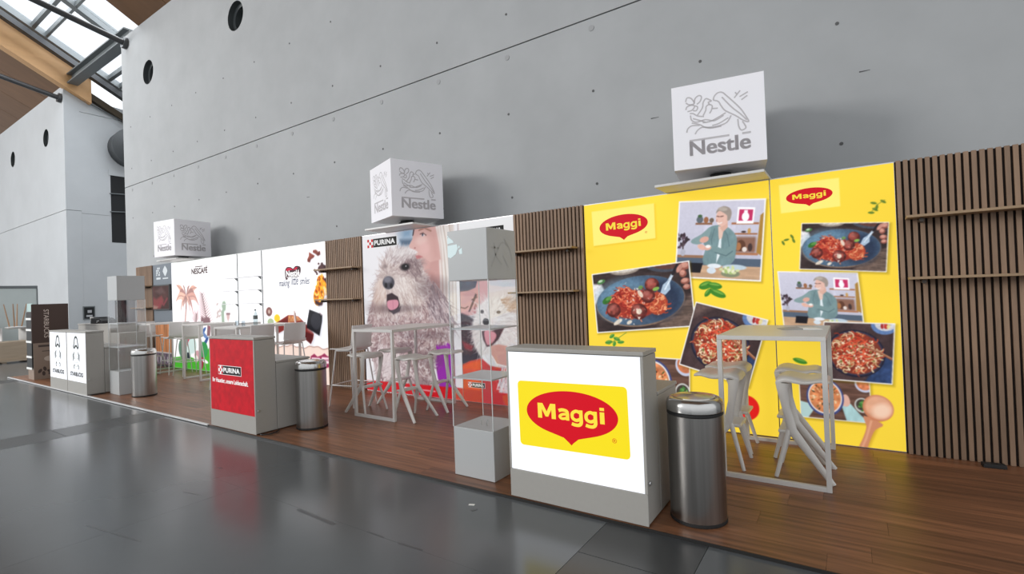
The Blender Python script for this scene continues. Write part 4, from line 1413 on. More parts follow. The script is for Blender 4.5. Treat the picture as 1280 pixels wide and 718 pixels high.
cv.poly(P1([(436, 275), (462, 270), (492, 283), (470, 292), (448, 300)]), (200, 128, 130), soft=.01)
cv.poly(P1([(440, 282), (480, 283), (462, 286)]), (160, 92, 96), soft=.006)
cv.ell(*c1(492, 131), .038, .020, (240, 232, 234), rot=.2)
cv.ell(*c1(487, 131), .017, .020, (72, 74, 92))
cv.line([c1(470, 126), c1(490, 118), c1(512, 134)], .013, (92, 66, 66))
cv.line([c1(462, 100), c1(500, 84), (c1(545, 104))], .022, (168, 126, 112))
cv.poly(P1([(424, 84), (432, 86), (424, 135), (416, 140)]), (70, 60, 66), soft=.006)
cv.ell(*c1(434, 222), .018, .012, (176, 120, 118), soft=.4)
# red foot band
zr = q(459.3, 475.5)[1]
cv.poly([(0, 0), (WC, 0), (WC, zr + .02), (0, zr)], (214, 26, 38), soft=.012)
cv.line([(WC * .42, zr * .62), (WC * .5, zr * .60)], .03, (250, 236, 236))
cv.line([(WC * .52, zr * .60), (WC * .74, zr * .56)], .018, (250, 220, 220), .8)
boxC = lightbox('dog_poster_light_box', XC0, XC1, 'glowing poster of a shaggy pale dog with its tongue out beside a woman', cv, .66)
a0 = c1(104, 180)
a1 = c1(310, 150)
pet_logo(fA, boxC, a0[0], c1(104, 230)[1] + .005, a1[0] - a0[0], .155, .66)

# ---------------- white dog poster
XD0, XD1 = -4.598, -3.642
q = Qf(XD0)
WD = XD1 - XD0 - .008
cv = Canvas(WD, PH - .02, 150, (240, 240, 244))
c1 = crop(q, 540, 260, .1811)
c2 = crop(q, 550, 370, .209)
cv.grad(0, WD, 1.4, 2.6, (226, 214, 214), (246, 248, 250))
cv.poly(P1([(160, 100), (180, 90), (200, 500), (150, 500)]), (226, 206, 206), soft=.05)
for x in (470, 520, 560):
    cv.line([c1(x - 60, 520), c1(x + 30, 530)], .06, (206, 212, 222), .8)
cv.poly(P1([(380, 420), (600, 440), (600, 520), (380, 500)]), (206, 204, 214), soft=.1)
# woman with dark cap
cv.poly(P1([(90, 490), (130, 505), (180, 520), (170, 760), (80, 760)]), (222, 208, 200), soft=.02)
cv.poly(P1([(176, 505), (312, 500), (390, 505), (380, 640), (330, 720), (200, 760), (160, 700)]), (212, 156, 158), soft=.02)
cv.poly(P1([(176, 500), (250, 496), (312, 505), (300, 550), (250, 572), (180, 580)]), (62, 70, 92), soft=.012)
cv.poly(P2([(90, 0), (250, 0), (235, 70), (215, 110), (180, 118), (130, 100), (105, 60)]), (222, 170, 170), soft=.012)
cv.line([c2(120, 68), c2(150, 76), c2(168, 64)], .014, (96, 62, 66))
cv.line([c2(190, 24), c2(222, 8)], .016, (110, 76, 78))
cv.ell(*c2(212, 62), .02, .05, (160, 92, 96), rot=-.5, soft=.4)
cv.poly(P2([(196, 96), (222, 84), (226, 104), (206, 116)]), (196, 96, 104), soft=.01)
cv.poly(P1([(300, 590), (312, 600), (262, 718), (250, 718)]), (90, 56, 66), soft=.01)
# dark coat
cv.poly(P2([(95, 110), (130, 105), (185, 125), (225, 118), (210, 200), (225, 330), (250, 370), (150, 420), (100, 420)]), (52, 44, 58), soft=.03)
cv.poly(P2([(130, 270), (200, 300), (190, 330), (150, 320)]), (150, 44, 60), soft=.04)
cv.poly(P2([(120, 420), (180, 390), (250, 375), (300, 420), (420, 440), (420, 720), (90, 700)]), (206, 36, 40), soft=.02)
cv.poly(P2([(125, 420), (185, 395), (245, 385), (245, 600), (200, 650), (120, 640)]), (236, 76, 36), soft=.05)
cv.mottle(0, WD, 0, 1.2, 9, 5, .12, 7)
# white dog
dog = P2([(200, 140), (230, 60), (280, 18), (340, 5), (400, 10), (460, 20), (470, 250), (400, 300), (330, 320), (290, 350), (240, 360), (205, 300), (190, 230)])
cv.poly(dog, (240, 234, 232), soft=.04)
fur(cv, dog, lambda x, y: math.atan2(y - c2(300, 150)[1], x - c2(300, 150)[0]), 520, .12, .014, [(250, 248, 248), (226, 218, 216), (206, 196, 196), (238, 230, 226)], 41, .3)
fur(cv, P2([(360, 20), (470, 10), (470, 120), (400, 90)]), lambda x, y: .3, 120, .12, .016, [(206, 176, 156), (226, 204, 190), (186, 150, 132)], 42, .3)
cv.ell(*c2(252, 95), .030, .026, (60, 48, 52), soft=.3)
cv.ell(*c2(350, 98), .035, .020, (96, 80, 82), soft=.4)
cv.ell(*c2(275, 156), .055, .05, (44, 40, 46), soft=.2)
cv.poly(P2([(248, 205), (290, 215), (340, 200), (385, 190), (350, 260), (310, 300), (280, 305), (258, 262)]), (70, 34, 44), soft=.02)
cv.poly(P2([(268, 210), (320, 215), (338, 240), (315, 280), (284, 295), (268, 255)]), (226, 150, 162), sm=3, soft=.02)
cv.line([c2(248, 208), c2(300, 196), c2(376, 190)], .02, (246, 240, 240))
cv.poly(P2([(305, 300), (350, 290), (400, 300), (420, 440), (350, 420), (310, 370)]), (222, 164, 152), soft=.02)
cv.line([c2(310, 360), c2(340, 410), c2(400, 425)], .02, (250, 246, 246))
fur(cv, P2([(370, 420), (420, 430), (420, 620), (385, 590), (345, 540), (355, 490)]), lambda x, y: -1.7, 140, .14, .018, [(250, 248, 250), (226, 222, 226), (206, 200, 208)], 43, .3)
cv.poly([(0, 0), (WD, 0), (WD, .16), (0, .17)], (206, 22, 36), soft=.02)
cv.line([(WD * .62, .21), (WD * .98, .195)], .016, (250, 220, 220), .8)
boxD = lightbox('dog_poster_light_box', XD0, XD1, 'narrow glowing poster of a laughing white dog hugged by a woman in a cap', cv, .66)
a1 = c1(498, 110)
pet_logo(fA, boxD, a1[0] - .52, a1[1] - .17, .52, .165, .66)
pet_logo(fA, boxD, c2(172, 632)[0], .20, .30, .075, .66)

# ---------------- chocolate poster
XE0, XE1 = -9.634, -7.617
q = Qf(XE0)
WE = XE1 - XE0 - .008
cv = Canvas(WE, PH - .02, 100, (253, 253, 255))
c1 = crop(q, 320, 290, .1532)
c2 = crop(q, 330, 390, .0975)
P1 = lambda L: [c1(a, b) for a, b in L]
P2 = lambda L: [c2(a, b) for a, b in L]
sh = (206, 206, 216)


def shard(pts, col, seed=1, hi=None):
    cv.poly([p + np.array([.05, -.03]) for p in pts], sh, .7, soft=.09)
    cv.poly(pts, col, tex=(.18, 9, seed), soft=.012)
    if hi:
        c_ = np.mean(pts, 0)
        cv.poly([c_ + (p - c_) * .55 + np.array([-.02, .015]) for p in pts], hi, .7, soft=.05)


shard(P1([(432, 165), (455, 180), (480, 195), (470, 210), (448, 225), (440, 250), (420, 245), (418, 225), (432, 200)]), (120, 54, 44), 1, (156, 84, 68))
shard(P1([(465, 150), (490, 145), (505, 165), (522, 155), (525, 185), (505, 198), (485, 180), (462, 168)]), (112, 48, 40), 2, (150, 80, 66))
shard(P1([(508, 285), (530, 268), (528, 252), (545, 250), (548, 265), (572, 275), (574, 320), (550, 332), (515, 335), (502, 312)]), (62, 36, 40), 3, (92, 62, 62))
for p in ((478, 312), (492, 330), (510, 260), (498, 344), (484, 322)):
    cv.ell(*c1(*p), .03, .018, (70, 40, 42))
for (cx, cy, rx, ry, rot, s_) in ((540, 440, .14, .20, .5, 4), (512, 520, .15, .19, -.5, 5)):
    p = c1(cx, cy)
    cv.ell(p[0] + .05, p[1] - .04, rx * 1.1, ry * 1.05, sh, rot=rot, soft=.3, a=.7)
    cv.ell(*p, rx, ry, (226, 134, 26), rot=rot, tex=(.45, 14, s_))
    strands(cv, p[0], p[1], rx * .8, ry * .8, 26, .028, [(250, 190, 60), (206, 96, 16), (255, 214, 110), (150, 58, 14)], s_, .6)
cv.poly(P1([(545, 385), (575, 375), (578, 430), (560, 400)]), (66, 38, 40), soft=.02)
cv.poly(P1([(480, 555), (520, 575), (552, 560), (540, 600), (512, 605), (485, 585)]), (60, 34, 38), soft=.02)
cv.ell(*c1(107, 652), .11, .09, (120, 82, 78), tex=(.2, 12, 5))
cv.ell(*c1(107, 652), .04, .04, (196, 170, 160))
cv.ell(*c1(172, 705), .10, .075, (238, 200, 50))
cv.ell(*c2(85, 130), .11, .07, (170, 186, 150))
bar_ = P2([(145, 150), (310, 42), (365, 42), (440, 60), (520, 140), (640, 280), (630, 350), (600, 415), (500, 330), (300, 210), (190, 275), (150, 260)])
cv.poly([p + np.array([.05, -.03]) for p in bar_], sh, .7, soft=.08)
cv.poly(bar_, (122, 40, 36), tex=(.1, 6, 3))
cv.poly(P2([(310, 45), (430, 60), (480, 110), (310, 140)]), (196, 132, 86), tex=(.2, 20, 3))
cv.poly(P2([(520, 250), (630, 290), (625, 350), (600, 412), (530, 350)]), (84, 26, 28))
cv.poly(P2([(145, 150), (310, 80), (310, 140), (150, 150)]), (104, 34, 32))
cv.line([c2(390, 0), c2(395, 60), c2(400, 130)], .06, (206, 190, 186))
cv.line([c2(400, 20), c2(412, 120)], .03, (130, 96, 92))
tab = P2([(580, -30), (748, 35), (745, 120), (712, 308), (545, 205), (550, 150)])
cv.poly([p + np.array([.05, -.03]) for p in tab], sh, .8, soft=.09)
cv.poly(tab, (26, 26, 32), soft=.01)
cv.ell(*c2(665, 120), .15, .15, (44, 44, 52))
cv.poly(P2([(700, -10), (748, 35), (735, 50)]), (180, 160, 168), soft=.01)
# packing paper at the foot
zb = c2(600, 455)[1]
edge = [(x, zb + .018 * math.sin(x * 9) + .012 * math.sin(x * 23)) for x in np.linspace(0, WE, 40)]
cv.poly([(0, 0), (WE, 0)] + edge[::-1], (238, 214, 202), soft=.006)
cv.line(edge, .018, (168, 128, 116), .9)
for (cx, cy) in ((665, 625), (795, 622)):
    p = c2(cx, cy)
    cv.poly([(p[0] - .17, p[1] - .09), (p[0] - .15, p[1] + .07), (p[0] - .04, p[1] + .12), (p[0] + .05, p[1] + .07), (p[0] + .17, p[1] + .10), (p[0] + .15, p[1] - .10), (p[0], p[1] - .14)], (150, 46, 84), soft=.008)
    cv.rect(p[0] - .12, p[0] + .12, p[1] - .06, p[1] + .05, (244, 216, 226))
    cv.line([(p[0] - .10, p[1] - .005), (p[0] + .10, p[1] + .005)], .03, (150, 70, 100), .7)
boxE = lightbox('chocolate_poster_light_box', XE0, XE1, 'glowing white poster with chocolate pieces and small curved red brand mark', cv, 1.0)
# curved red-and-brown brand mark with lettering
pc = c1(300, 330)
lm = MB()
put_poly(lm, fA, smooth_path([(pc[0] + a * .25, pc[1] + b * .125) for a, b in [(-.95, -.9), (-1.0, .3), (-.72, .85), (-.2, .78), (.05, .55), (.4, .9), (.95, .72), (1.0, .0), (.72, -.72), (.1, -.78), (-.55, -.78), (-.72, -1.05)]], 4, True), .0015)
lm.build('logo_shape', lit('print_dark_brown', (74, 34, 44), .8), boxE)
lm = MB()
put_poly(lm, fA, smooth_path([(pc[0] + a * .25, pc[1] + b * .125) for a, b in [(-.85, .25), (-.66, .70), (-.2, .62), (.05, .40), (.42, .72), (.60, .66), (.45, .36), (-.2, .34)]], 4, True), .0025)
lm.build('logo_red_swash', lit('print_red_0.90', (196, 18, 62), .9), boxE)
put_text('logo_lettering', 'nestle_small', fA, pc[0] - .215, pc[1] - .075, .43, .115, lit('print_white_0.90', (250, 250, 250), .9), boxE, .003)
lm = MB()
ribbon(lm, fA, [(pc[0] - .2, pc[1] - .092), (pc[0] + .0, pc[1] - .085), (pc[0] + .16, pc[1] - .08)], .012, .0025)
lm.build('logo_underline', lit('print_white_0.90', (250, 250, 250), .9), boxE)
tx0, tx1 = c1(190, 455)[0], c1(438, 445)[0]
SLT = lit('print_slate', (104, 110, 134), .7)
tw = tx1 - tx0
for (key, a, b, lo_, hh) in (('making', 0, .36, 0, .17), ('little', .42, .64, .055, .17), ('smiles', .70, 1.0, .055, .13)):
    put_text('slogan_word', key, fA, tx0 + a * tw, c1(190, 465)[1] + lo_, (b - a) * tw, hh, SLT, boxE, .002)

# ---------------- white backlit shelf wall
XF0, XF1 = -11.666, -9.636
boxF = empty('backlit_shelf_wall', (XF0, WY, 0), 0, 'glowing plain white light box carrying three thin shelves', 'light box')
WF = XF1 - XF0
MB().box(.001, WF - .001, .004, .12, .003, PH).build('box_frame', ALU, boxF)
q = Qf(XF0)
cv = Canvas(WF - .008, PH - .02, 60, (254, 254, 255))
cF = crop(q, 205, 320, .1393)
cv.poly([cF(a, b) for a, b in [(520, 620), (515, 560), (512, 500), (524, 480), (515, 450), (525, 410), (545, 402), (558, 430), (555, 490), (540, 500), (545, 620)]], (150, 168, 150), soft=.03)
for (a, b) in ((478, 435), (480, 520), (500, 540), (478, 548), (505, 490), (490, 500)):
    cv.ell(*cF(a, b), .06, .03, (186, 170, 168), rot=a)
cv.poly([cF(a, b) for a, b in [(558, 515), (592, 515), (590, 560), (575, 598), (562, 560)]], (196, 168, 166), soft=.03)
cv.line([cF(560, 520), cF(592, 520)], .04, (120, 92, 96))
g_ = q(250, 455)[1]
cv.poly([(0, 0), (WF * .8, 0), (WF * .6, g_ * .7), (0, g_ + .2)], (72, 172, 48), soft=.05)
link_mesh('printed_graphic', cv.mesh('printed_graphic'), print_mat('backlit_print_1.10', 1.1), boxF, (.004, 0, .01))
for x in (XF1 - 10.60 + 0.0 - XF1, 0):
    pass
for X in (-10.59, -9.665):
    MB().box(X - XF0 - .008, X - XF0 + .008, -.012, .001, .01, PH - .01).build('joint_strip', STEELGREY, boxF)
SHW = mat('shelf_white', (.75, .75, .77, 1), .4)
for z in (2.03, 1.765, 1.495):
    s_ = MB().box(-11.05 - XF0, -9.64 - XF0, -.13, -.012, z - .007, z + .007).build('shelf', SHW, boxF)
    for X in (-10.59, -9.70):
        MB().prism([(-.012, z - .008), (-.07, z - .008), (-.012, z - .06)], lambda p, X=X: (X - XF0 - .012, *p), lambda p, X=X: (X - XF0 + .012, *p)).build('bracket', STEELGREY, s_)

# ---------------- palm poster
XG0, XG1 = -13.650, -11.668
q = Qf(XG0)
WG = XG1 - XG0 - .008
cv = Canvas(WG, PH - .02, 95, (254, 253, 254))
cG = crop(q, 205, 320, .1393)
cH = crop(q, 160, 395, .1253)
cv.poly([cG(a, b) for a, b in [(150, 620), (220, 420), (330, 330), (400, 460), (420, 620)]], (250, 232, 236), soft=.25)
hub = cG(200, 375)
for (a, b, c_) in [((110, 262), (150, 300), (226, 176, 156)), ((170, 262), (185, 310), (170, 136, 132)), ((228, 268), (212, 312), (176, 138, 132)), ((296, 285), (250, 300), (222, 172, 156)),
                   ((130, 345), (160, 325), (176, 132, 128)), ((280, 350), (245, 322), (170, 128, 124)), ((106, 410), (140, 360), (232, 188, 170)), ((310, 440), (270, 365), (214, 164, 152)),
                   ((150, 500), (165, 420), (222, 176, 160)), ((262, 520), (240, 420), (186, 142, 136)), ((195, 480), (196, 430), (236, 196, 180)), ((172, 470), (180, 410), (176, 134, 128)), ((232, 490), (222, 420), (226, 180, 164))]:
    p1, p2 = cG(*a), cG(*b)
    path = smooth_path([hub, p2, p1], 5)
    up = [np.array(p) + np.array([0, .09 * math.sin(math.pi * min(1, .15 + i / len(path)))]) for i, p in enumerate(path)]
    dn = [np.array(p) - np.array([0, .09 * math.sin(math.pi * min(1, .15 + i / len(path)))]) for i, p in enumerate(path)]
    cv.poly(up + dn[::-1], c_, soft=.01)
    for i in range(2, len(path) - 1):
        p = np.array(path[i])
        cv.line([p, p + np.array([.02, -.14])], .012, (252, 244, 242), .7)
    cv.line(path, .022, (160, 116, 112), .7)
cv.line([hub, cG(198, 480), cG(190, 580), cG(192, 700)], .055, (158, 122, 118))
for i in range(8):
    cv.line([cG(186, 490 + i * 14), cG(208, 484 + i * 14)], .014, (236, 214, 208))
for (x0, y0, x1, y1, n_) in ((390, 610, 340, 335, 13), (285, 600, 292, 520, 5)):
    p0, p1 = cG(x0, y0), cG(x1, y1)
    cv.line([p0, p1], .02, (120, 92, 96))
    for i in range(n_):
        t = i / n_
        p = p0 + (p1 - p0) * t
        l_ = .34 * (1 - t * .6) * (1 if n_ > 6 else .5)
        cv.line([p, p + np.array([-l_, .12])], .022, (126, 98, 100), taper=True)
        cv.line([p, p + np.array([l_ * .9, .13])], .022, (142, 114, 116), taper=True)
cv.poly([cG(a, b) for a, b in [(330, 600), (335, 540), (360, 560), (380, 545), (412, 560), (415, 600), (390, 615), (385, 720), (415, 720), (418, 630)]], (132, 100, 106), soft=.02)
cv.rect(*[cG(385, 0)[0], cG(415, 0)[0]], .95, cG(0, 632)[1], (150, 66, 84))
r_ = np.random.default_rng(3)
gz = cH(520, 400)[1]
cv.poly([(0, gz - .05), (WG * .35, gz + .02), (WG * .6, gz - .05), (WG * .8, gz + .12), (WG, gz + .38), (WG, 0), (0, 0)], (72, 172, 48), soft=.02)
for (a, b, rx, ry, c_, rot) in ((740, 170, .22, .05, (72, 104, 164), .6), (760, 190, .2, .05, (110, 140, 190), -.5), (720, 150, .18, .04, (52, 76, 130), 1.0), (770, 270, .2, .05, (64, 92, 150), .7), (745, 290, .2, .06, (150, 170, 206), -.4),
                                (540, 330, .18, .22, (96, 130, 112), .2), (600, 330, .2, .2, (214, 232, 226), 0), (570, 270, .12, .1, (206, 110, 120), .4), (610, 275, .10, .12, (186, 76, 92), 0), (640, 300, .22, .18, (206, 226, 222), .3),
                                (600, 400, .09, .08, (40, 52, 60), 0), (735, 400, .09, .3, (150, 40, 66), 0), (690, 400, .14, .12, (206, 160, 166), .5), (680, 430, .1, .08, (236, 226, 220), .2), (770, 455, .14, .04, (250, 250, 250), -.2), (755, 340, .2, .18, (60, 150, 84), .3)):
    cv.ell(*cH(a, b), rx, ry, c_, rot=rot)
boxG = lightbox('palm_poster_light_box', XG0, XG1, 'glowing white poster with a salmon pink palm and green ground', cv, .98)
a0, a1 = cG(250, 172), cG(392, 118)
put_text('brand_lettering', 'nescafe', fA, a0[0], a0[1] + .01, a1[0] - a0[0], .165, lit('print_coffee', (92, 66, 66), .7), boxG, .006)
lm = MB()
put_poly(lm, fA, [(a0[0] + .16, a0[1] + .165), (a1[0] - .24, a0[1] + .165), (a1[0] - .24, a0[1] + .185), (a0[0] + .16, a0[1] + .185)], .002)
lm.build('brand_overline', lit('print_coffee', (92, 66, 66), .7), boxG)

# ---------------- slate screen panel
XH0, XH1 = -14.688, -13.652
scp = empty('screen_wall_panel', (XH0, WY, 0), 0, 'slate grey wall panel with built-in screen and two white emblems', 'wall panel')
WH = XH1 - XH0
SLATE = mat('slate_panel', (.15, .175, .205, 1), .5)
MB().box(.001, WH - .001, 0, .12, .003, PH).build('panel', SLATE, scp)
scr = MB().box(.08, WH - .03, -.05, 0, 1.405, 2.03).build('screen', mat('screen_bezel', (.01, .01, .011, 1), .3), scp)
cv = Canvas(WH - .15, .57, 90, (74, 44, 42))
cv.mottle(0, 2, 0, 2, 3, 3, .3, 3)
cv.poly([(0, 0), (.4, 0), (.62, .2), (.5, .34), (.2, .25), (0, .3)], (132, 62, 62), soft=.08)
cv.line([(.3, .05), (.45, .2), (.6, .1), (.8, .25)], .06, (140, 56, 66), .8, soft=.03)
cv.poly([(.1, .45), (.5, .55), (.7, .40), (.4, .36)], (96, 70, 68), soft=.08)
cv.poly([(0, .0), (.2, .0), (.3, .06), (0, .1)], (160, 120, 110), soft=.05)
link_mesh('screen_picture', cv.mesh('screen_picture'), print_mat('screen_glow_0.70', .7), scr, (.10, -.051, 1.43))
fH = Face((0, -.001, 0), (1, 0, 0), (0, 0, 1))
EMB = lit('emblem_white', (226, 232, 236), .7)
mb = MB()
for i in range(4):
    for j in range(4):
        if (i * 3 + j * 5) % 4 != 3:
            put_poly(mb, fH, [(.2 + i * .055, 2.26 + j * .055), (.245 + i * .055, 2.26 + j * .055), (.245 + i * .055, 2.305 + j * .055), (.2 + i * .055, 2.305 + j * .055)])
mb.build('emblem_grid', EMB, scp)
put_poly(MB(), fH, [(.2, 2.17), (.44, 2.17), (.44, 2.22), (.2, 2.22)]).build('emblem_caption', EMB, scp)
put_poly(MB(), fH, [(.70, 2.23), (.76, 2.28), (.83, 2.36), (.80, 2.42), (.70, 2.50), (.60, 2.42), (.57, 2.36), (.64, 2.28)]).build('emblem_leaf', EMB, scp)
put_poly(MB(), fH, [(.56, 2.17), (.86, 2.17), (.86, 2.20), (.56, 2.20)]).build('emblem_caption', EMB, scp)
# pictured shelf of goods under the screen
cv = Canvas(WH - .15, 1.0, 70, (196, 128, 84))
cv.rect(0, 1, .28, 1, (206, 138, 92))
cv.mottle(0, 1, .28, 1, 16, 2, .25, 3)
cv.rect(0, 1, 0, .30, (120, 108, 122))
for i in range(14):
    cv.rect(.02 + i * .065, .07 + i * .065, .05, .2 + .05 * (i % 3), [(206, 196, 206), (150, 130, 140), (90, 80, 96)][i % 3])
cv.line([(0, .30), (1, .29)], .03, (226, 214, 214))
link_mesh('lower_print', cv.mesh('lower_print'), print_mat('dim_print_0.50', .5), scp, (.08, -.002, .05))


# ================================================================== THINGS ON THE STAND
# ---------------- promotional counters
def counter(xc, wd, label, style, group='promotional counters along the deck front'):
    root = empty('promotional_counter', (xc, 3.102, 0), 0, label, 'counter', group)
    h = wd / 2
    MB().box(-h, h, .004, .25, .012, 1.078).build('front_body', COUNTERM, root, bevel=.004)
    MB().box(-h - .004, h + .004, -.006, .256, 1.082, 1.110).build('top_board', COUNTERM, root, bevel=.004)
    MB().box(-h, h, -.004, .004, .004, .205).build('kick_panel', COUNTERM, root, bevel=.002)
    MB().box(-h + .03, h - .0, .255, .690, .012, .785).build('rear_body', COUNTERM, root, bevel=.004)
    MB().box(-h + .03, h + .004, .256, .705, .788, .812).build('work_board', COUNTERM, root, bevel=.004)
    MB().box(-h, -h + .018, -.004, .004, .21, 1.08).build('edge_strip', COUNTERM, root)
    MB().box(h - .018, h, -.004, .004, .21, 1.08).build('edge_strip', COUNTERM, root)
    MB().lathe([(.016, 0), (.016, .008), (.012, .012), (0, .012)], 16).build('lock', ALU, root, smooth=True, loc=(h + .001, .03, .27)).rotation_euler = (0, math.pi / 2, 0)
    f = Face((-h + .018, -.0045, .21), (1, 0, 0), (0, 0, 1))
    W_, H_ = wd - .036, .868
    if style == 'yellow':
        put_poly(MB(), f, [(0, 0), (W_, 0), (W_, H_), (0, H_)], 0).build('light_panel', lit('panel_white', (246, 249, 255), 1.0), root)
        st = [(.075, .235), (.93, .212), (.945, .665), (.085, .645)]
        st = []
        x0, y0, x1, y1, r = .08, .195, .925, .665, .03
        for (cx, cy, a) in ((x1 - r, y1 - r, 0), (x0 + r, y1 - r, 90), (x0 + r, y0 + r, 180), (x1 - r, y0 + r, 270)):
            st += [(cx + r * math.cos(math.radians(a + t)), cy + r * math.sin(math.radians(a + t))) for t in (0, 22, 45, 67, 90)]
        c_, s_ = math.cos(.016), math.sin(.016)
        st = [((x - .5) * c_ - (y - .43) * s_ + .5, (x - .5) * s_ + (y - .43) * c_ + .43) for x, y in st]
        put_poly(MB(), f, st, .003).build('logo_sticker', lit('sticker_yellow', (250, 226, 30), .85), root)
        oval_logo(f, root, (.502, .452), .352, .158, .016, d=.0045, lit_s=.86, letter_w=1.46, letter_h=.92)
    elif style == 'red':
        cv_ = Canvas(W_, H_, 90, (212, 18, 38))
        cv_.mottle(0, 2, 0, 2, 18, 18, .10, 3)
        o = link_mesh('print_panel', cv_.mesh('print_panel'), print_mat('counter_print_0.55', .55, .25), root, (-h + .018, -.0045, .21))
        pet_logo(f, root, .20, .44, .53, .112, .75)
        put_text('slogan_lettering', 'slogan', f, .055, .335, .82, .062, lit('print_white_0.75', (250, 250, 250), .75), root, .003, -.012)
    else:
        put_poly(MB(), f, [(0, 0), (W_, 0), (W_, H_), (0, H_)], 0).build('light_panel', lit('panel_white', (246, 249, 255), 1.0), root)
        ink = mat('emblem_ink', rgb(62, 70, 66), .6)
        mb = MB()
        cx, cy = W_ * .50, .60
        for s_ in (-1, 1):
            ribbon(mb, f, [(cx, cy + .20), (cx + s_ * .06, cy + .17), (cx + s_ * .10, cy + .07), (cx + s_ * .125, cy + .02), (cx + s_ * .08, cy + .0), (cx + s_ * .035, cy + .035), (cx, cy + .03)], .042, .002)
            for k in range(3):
                ribbon(mb, f, [(cx + s_ * (.10 + .03 * k), cy - .07 - .02 * k), (cx + s_ * (.12 + .025 * k), cy - .14), (cx + s_ * (.10 + .03 * k), cy - .20 - .02 * k)], .020, .002)
            ribbon(mb, f, [(cx + s_ * .08, cy - .30), (cx + s_ * .12, cy - .33), (cx + s_ * .10, cy - .38)], .03, .002)
        mb.build('emblem_strokes', ink, root)
        mb = MB()
        soft_ink = lit('emblem_pale_ink', (206, 214, 210), .8)
        for k in range(5):
            ribbon(mb, f, [(cx - .06, cy - .04 - .07 * k), (cx, cy - .055 - .07 * k), (cx + .06, cy - .04 - .07 * k)], .010, .002)
        ribbon(mb, f, [(cx - .075, cy - .02), (cx - .07, cy - .2), (cx - .05, cy - .36)], .012, .002)
        ribbon(mb, f, [(cx + .075, cy - .02), (cx + .07, cy - .2), (cx + .05, cy - .36)], .012, .002)
        mb.build('emblem_pale_strokes', soft_ink, root)
        put_text('brand_lettering', 'starbucks', f, W_ * .17, .095, W_ * .68, .075, ink, root, .002)
    return root


counter(-1.626, 1.05, 'counter with glowing white front, yellow sticker and red oval logo', 'yellow')
counter(-6.158, 1.03, 'grey counter with bright red front panel and small pet brand plate', 'red')
counter(-11.502, .984, 'counter with lit emblem front standing beside the round steel bin', 'green')
counter(-12.502, .984, 'counter with lit emblem front standing beside the brown cardboard display', 'green')
CABLE = mat('cable_black', (.01, .01, .01, 1), .5)
for (x, lab) in ((-5.62, 'short black cable curling from the red counter onto the deck'), (-10.98, 'short black cable curling out beside the lit emblem counter')):
    P = smooth_path([(0, 0, .012), (.05, -.02, .012), (.10, .06, .012), (.07, .16, .012), (.0, .22, .014)], 5)
    tag(MB().sweep([tuple(p) for p in P], .007, 8).build('power_cable', CABLE, None, smooth=True, loc=(x, 3.14, 0)), lab, 'cable')

# grey service counter behind the emblem counters, with a machine on it
bc = empty('service_counter', (-14.4, 4.2, 0), 0, 'plain grey tall service counter behind the lit emblem counters', 'counter')
MB().box(-1.0, 1.0, 0, .5, .012, 1.12).build('body', COUNTERM, bc, bevel=.004)
MB().box(-1.01, 1.01, -.01, .51, 1.122, 1.15).build('top_board', COUNTERM, bc, bevel=.003)
MB().box(1.012, 1.5, .0, .5, .012, .96).build('side_body', COUNTERM, bc, bevel=.004)
cm = empty('coffee_machine', (-14.5, 4.42, 1.15), .2, 'low black coffee machine on the grey service counter', 'coffee machine')
MB().prism([(-.22, 0), (.22, 0), (.22, .06), (.1, .12), (-.22, .13)], lambda p: (p[0], -.15, p[1]), lambda p: (p[0], .15, p[1])).build('body', RUBBER, cm, bevel=.01)
MB().box(-.2, .05, -.1, .1, .132, .15).build('tray', DARKMETAL, cm)
MB().sweep([(.12, -.16, .06), (.12, -.20, .06), (.12, -.20, .02)], .012).build('spout', ALU, cm)
kt = empty('paper_cup_stack', (-14.95, 4.35, 1.15), 0, 'small white cup stack beside the black coffee machine', 'cups')
MB().lathe([(.035, 0), (.045, .11), (.048, .115), (.048, .13), (.05, .135), (.05, .15), (.04, .15), (.03, .02), (0, .02)], 18).build('cups', PAPER, kt, smooth=True)

# ---------------- steel bins
binr = .178


def steel_bin(x, y, label):
    root = empty('steel_bin', (x, y, 0), 0, label, 'bin', 'round steel bins on the deck')
    r = binr
    MB().lathe([(r * .97, .0), (r * 1.0, .004), (r * 1.0, .022), (r * .985, .024)], 48).build('foot_ring', RUBBER, root, smooth=True)
    MB().lathe([(r * .985, .024), (r * .985, .685), (r * .97, .688)], 64).build('drum', STEELBR, root, smooth=True)
    MB().lathe([(r * .96, .688), (r * .995, .690), (r * .995, .706), (r * .96, .708)], 48).build('seal_ring', RUBBER, root, smooth=True)
    lid = MB().lathe([(r * .99, .708), (r * 1.01, .712), (r * 1.01, .750), (r * .97, .775), (r * .86, .792), (r * .80, .793), (r * .78, .786), (r * .0, .790)], 64).build('lid', STEELLID, root, smooth=True)
    MB().lathe([(r * .74, .787), (r * .73, .796), (r * .45, .803), (0, .806)], 48).build('push_flap', STEELLID, lid, smooth=True)
    return root


steel_bin(-.872, 3.405, 'round brushed steel bin with black ring beside the yellow logo counter')
steel_bin(-5.385, 3.640, 'round brushed steel bin beside the red counter')
steel_bin(-9.975, 3.580, 'round brushed steel bin beside the lit emblem counters')

# ---------------- tall acrylic display columns
FROST = mat('frosted_acrylic', (.62, .64, .65, 1), .35, trans=.25)


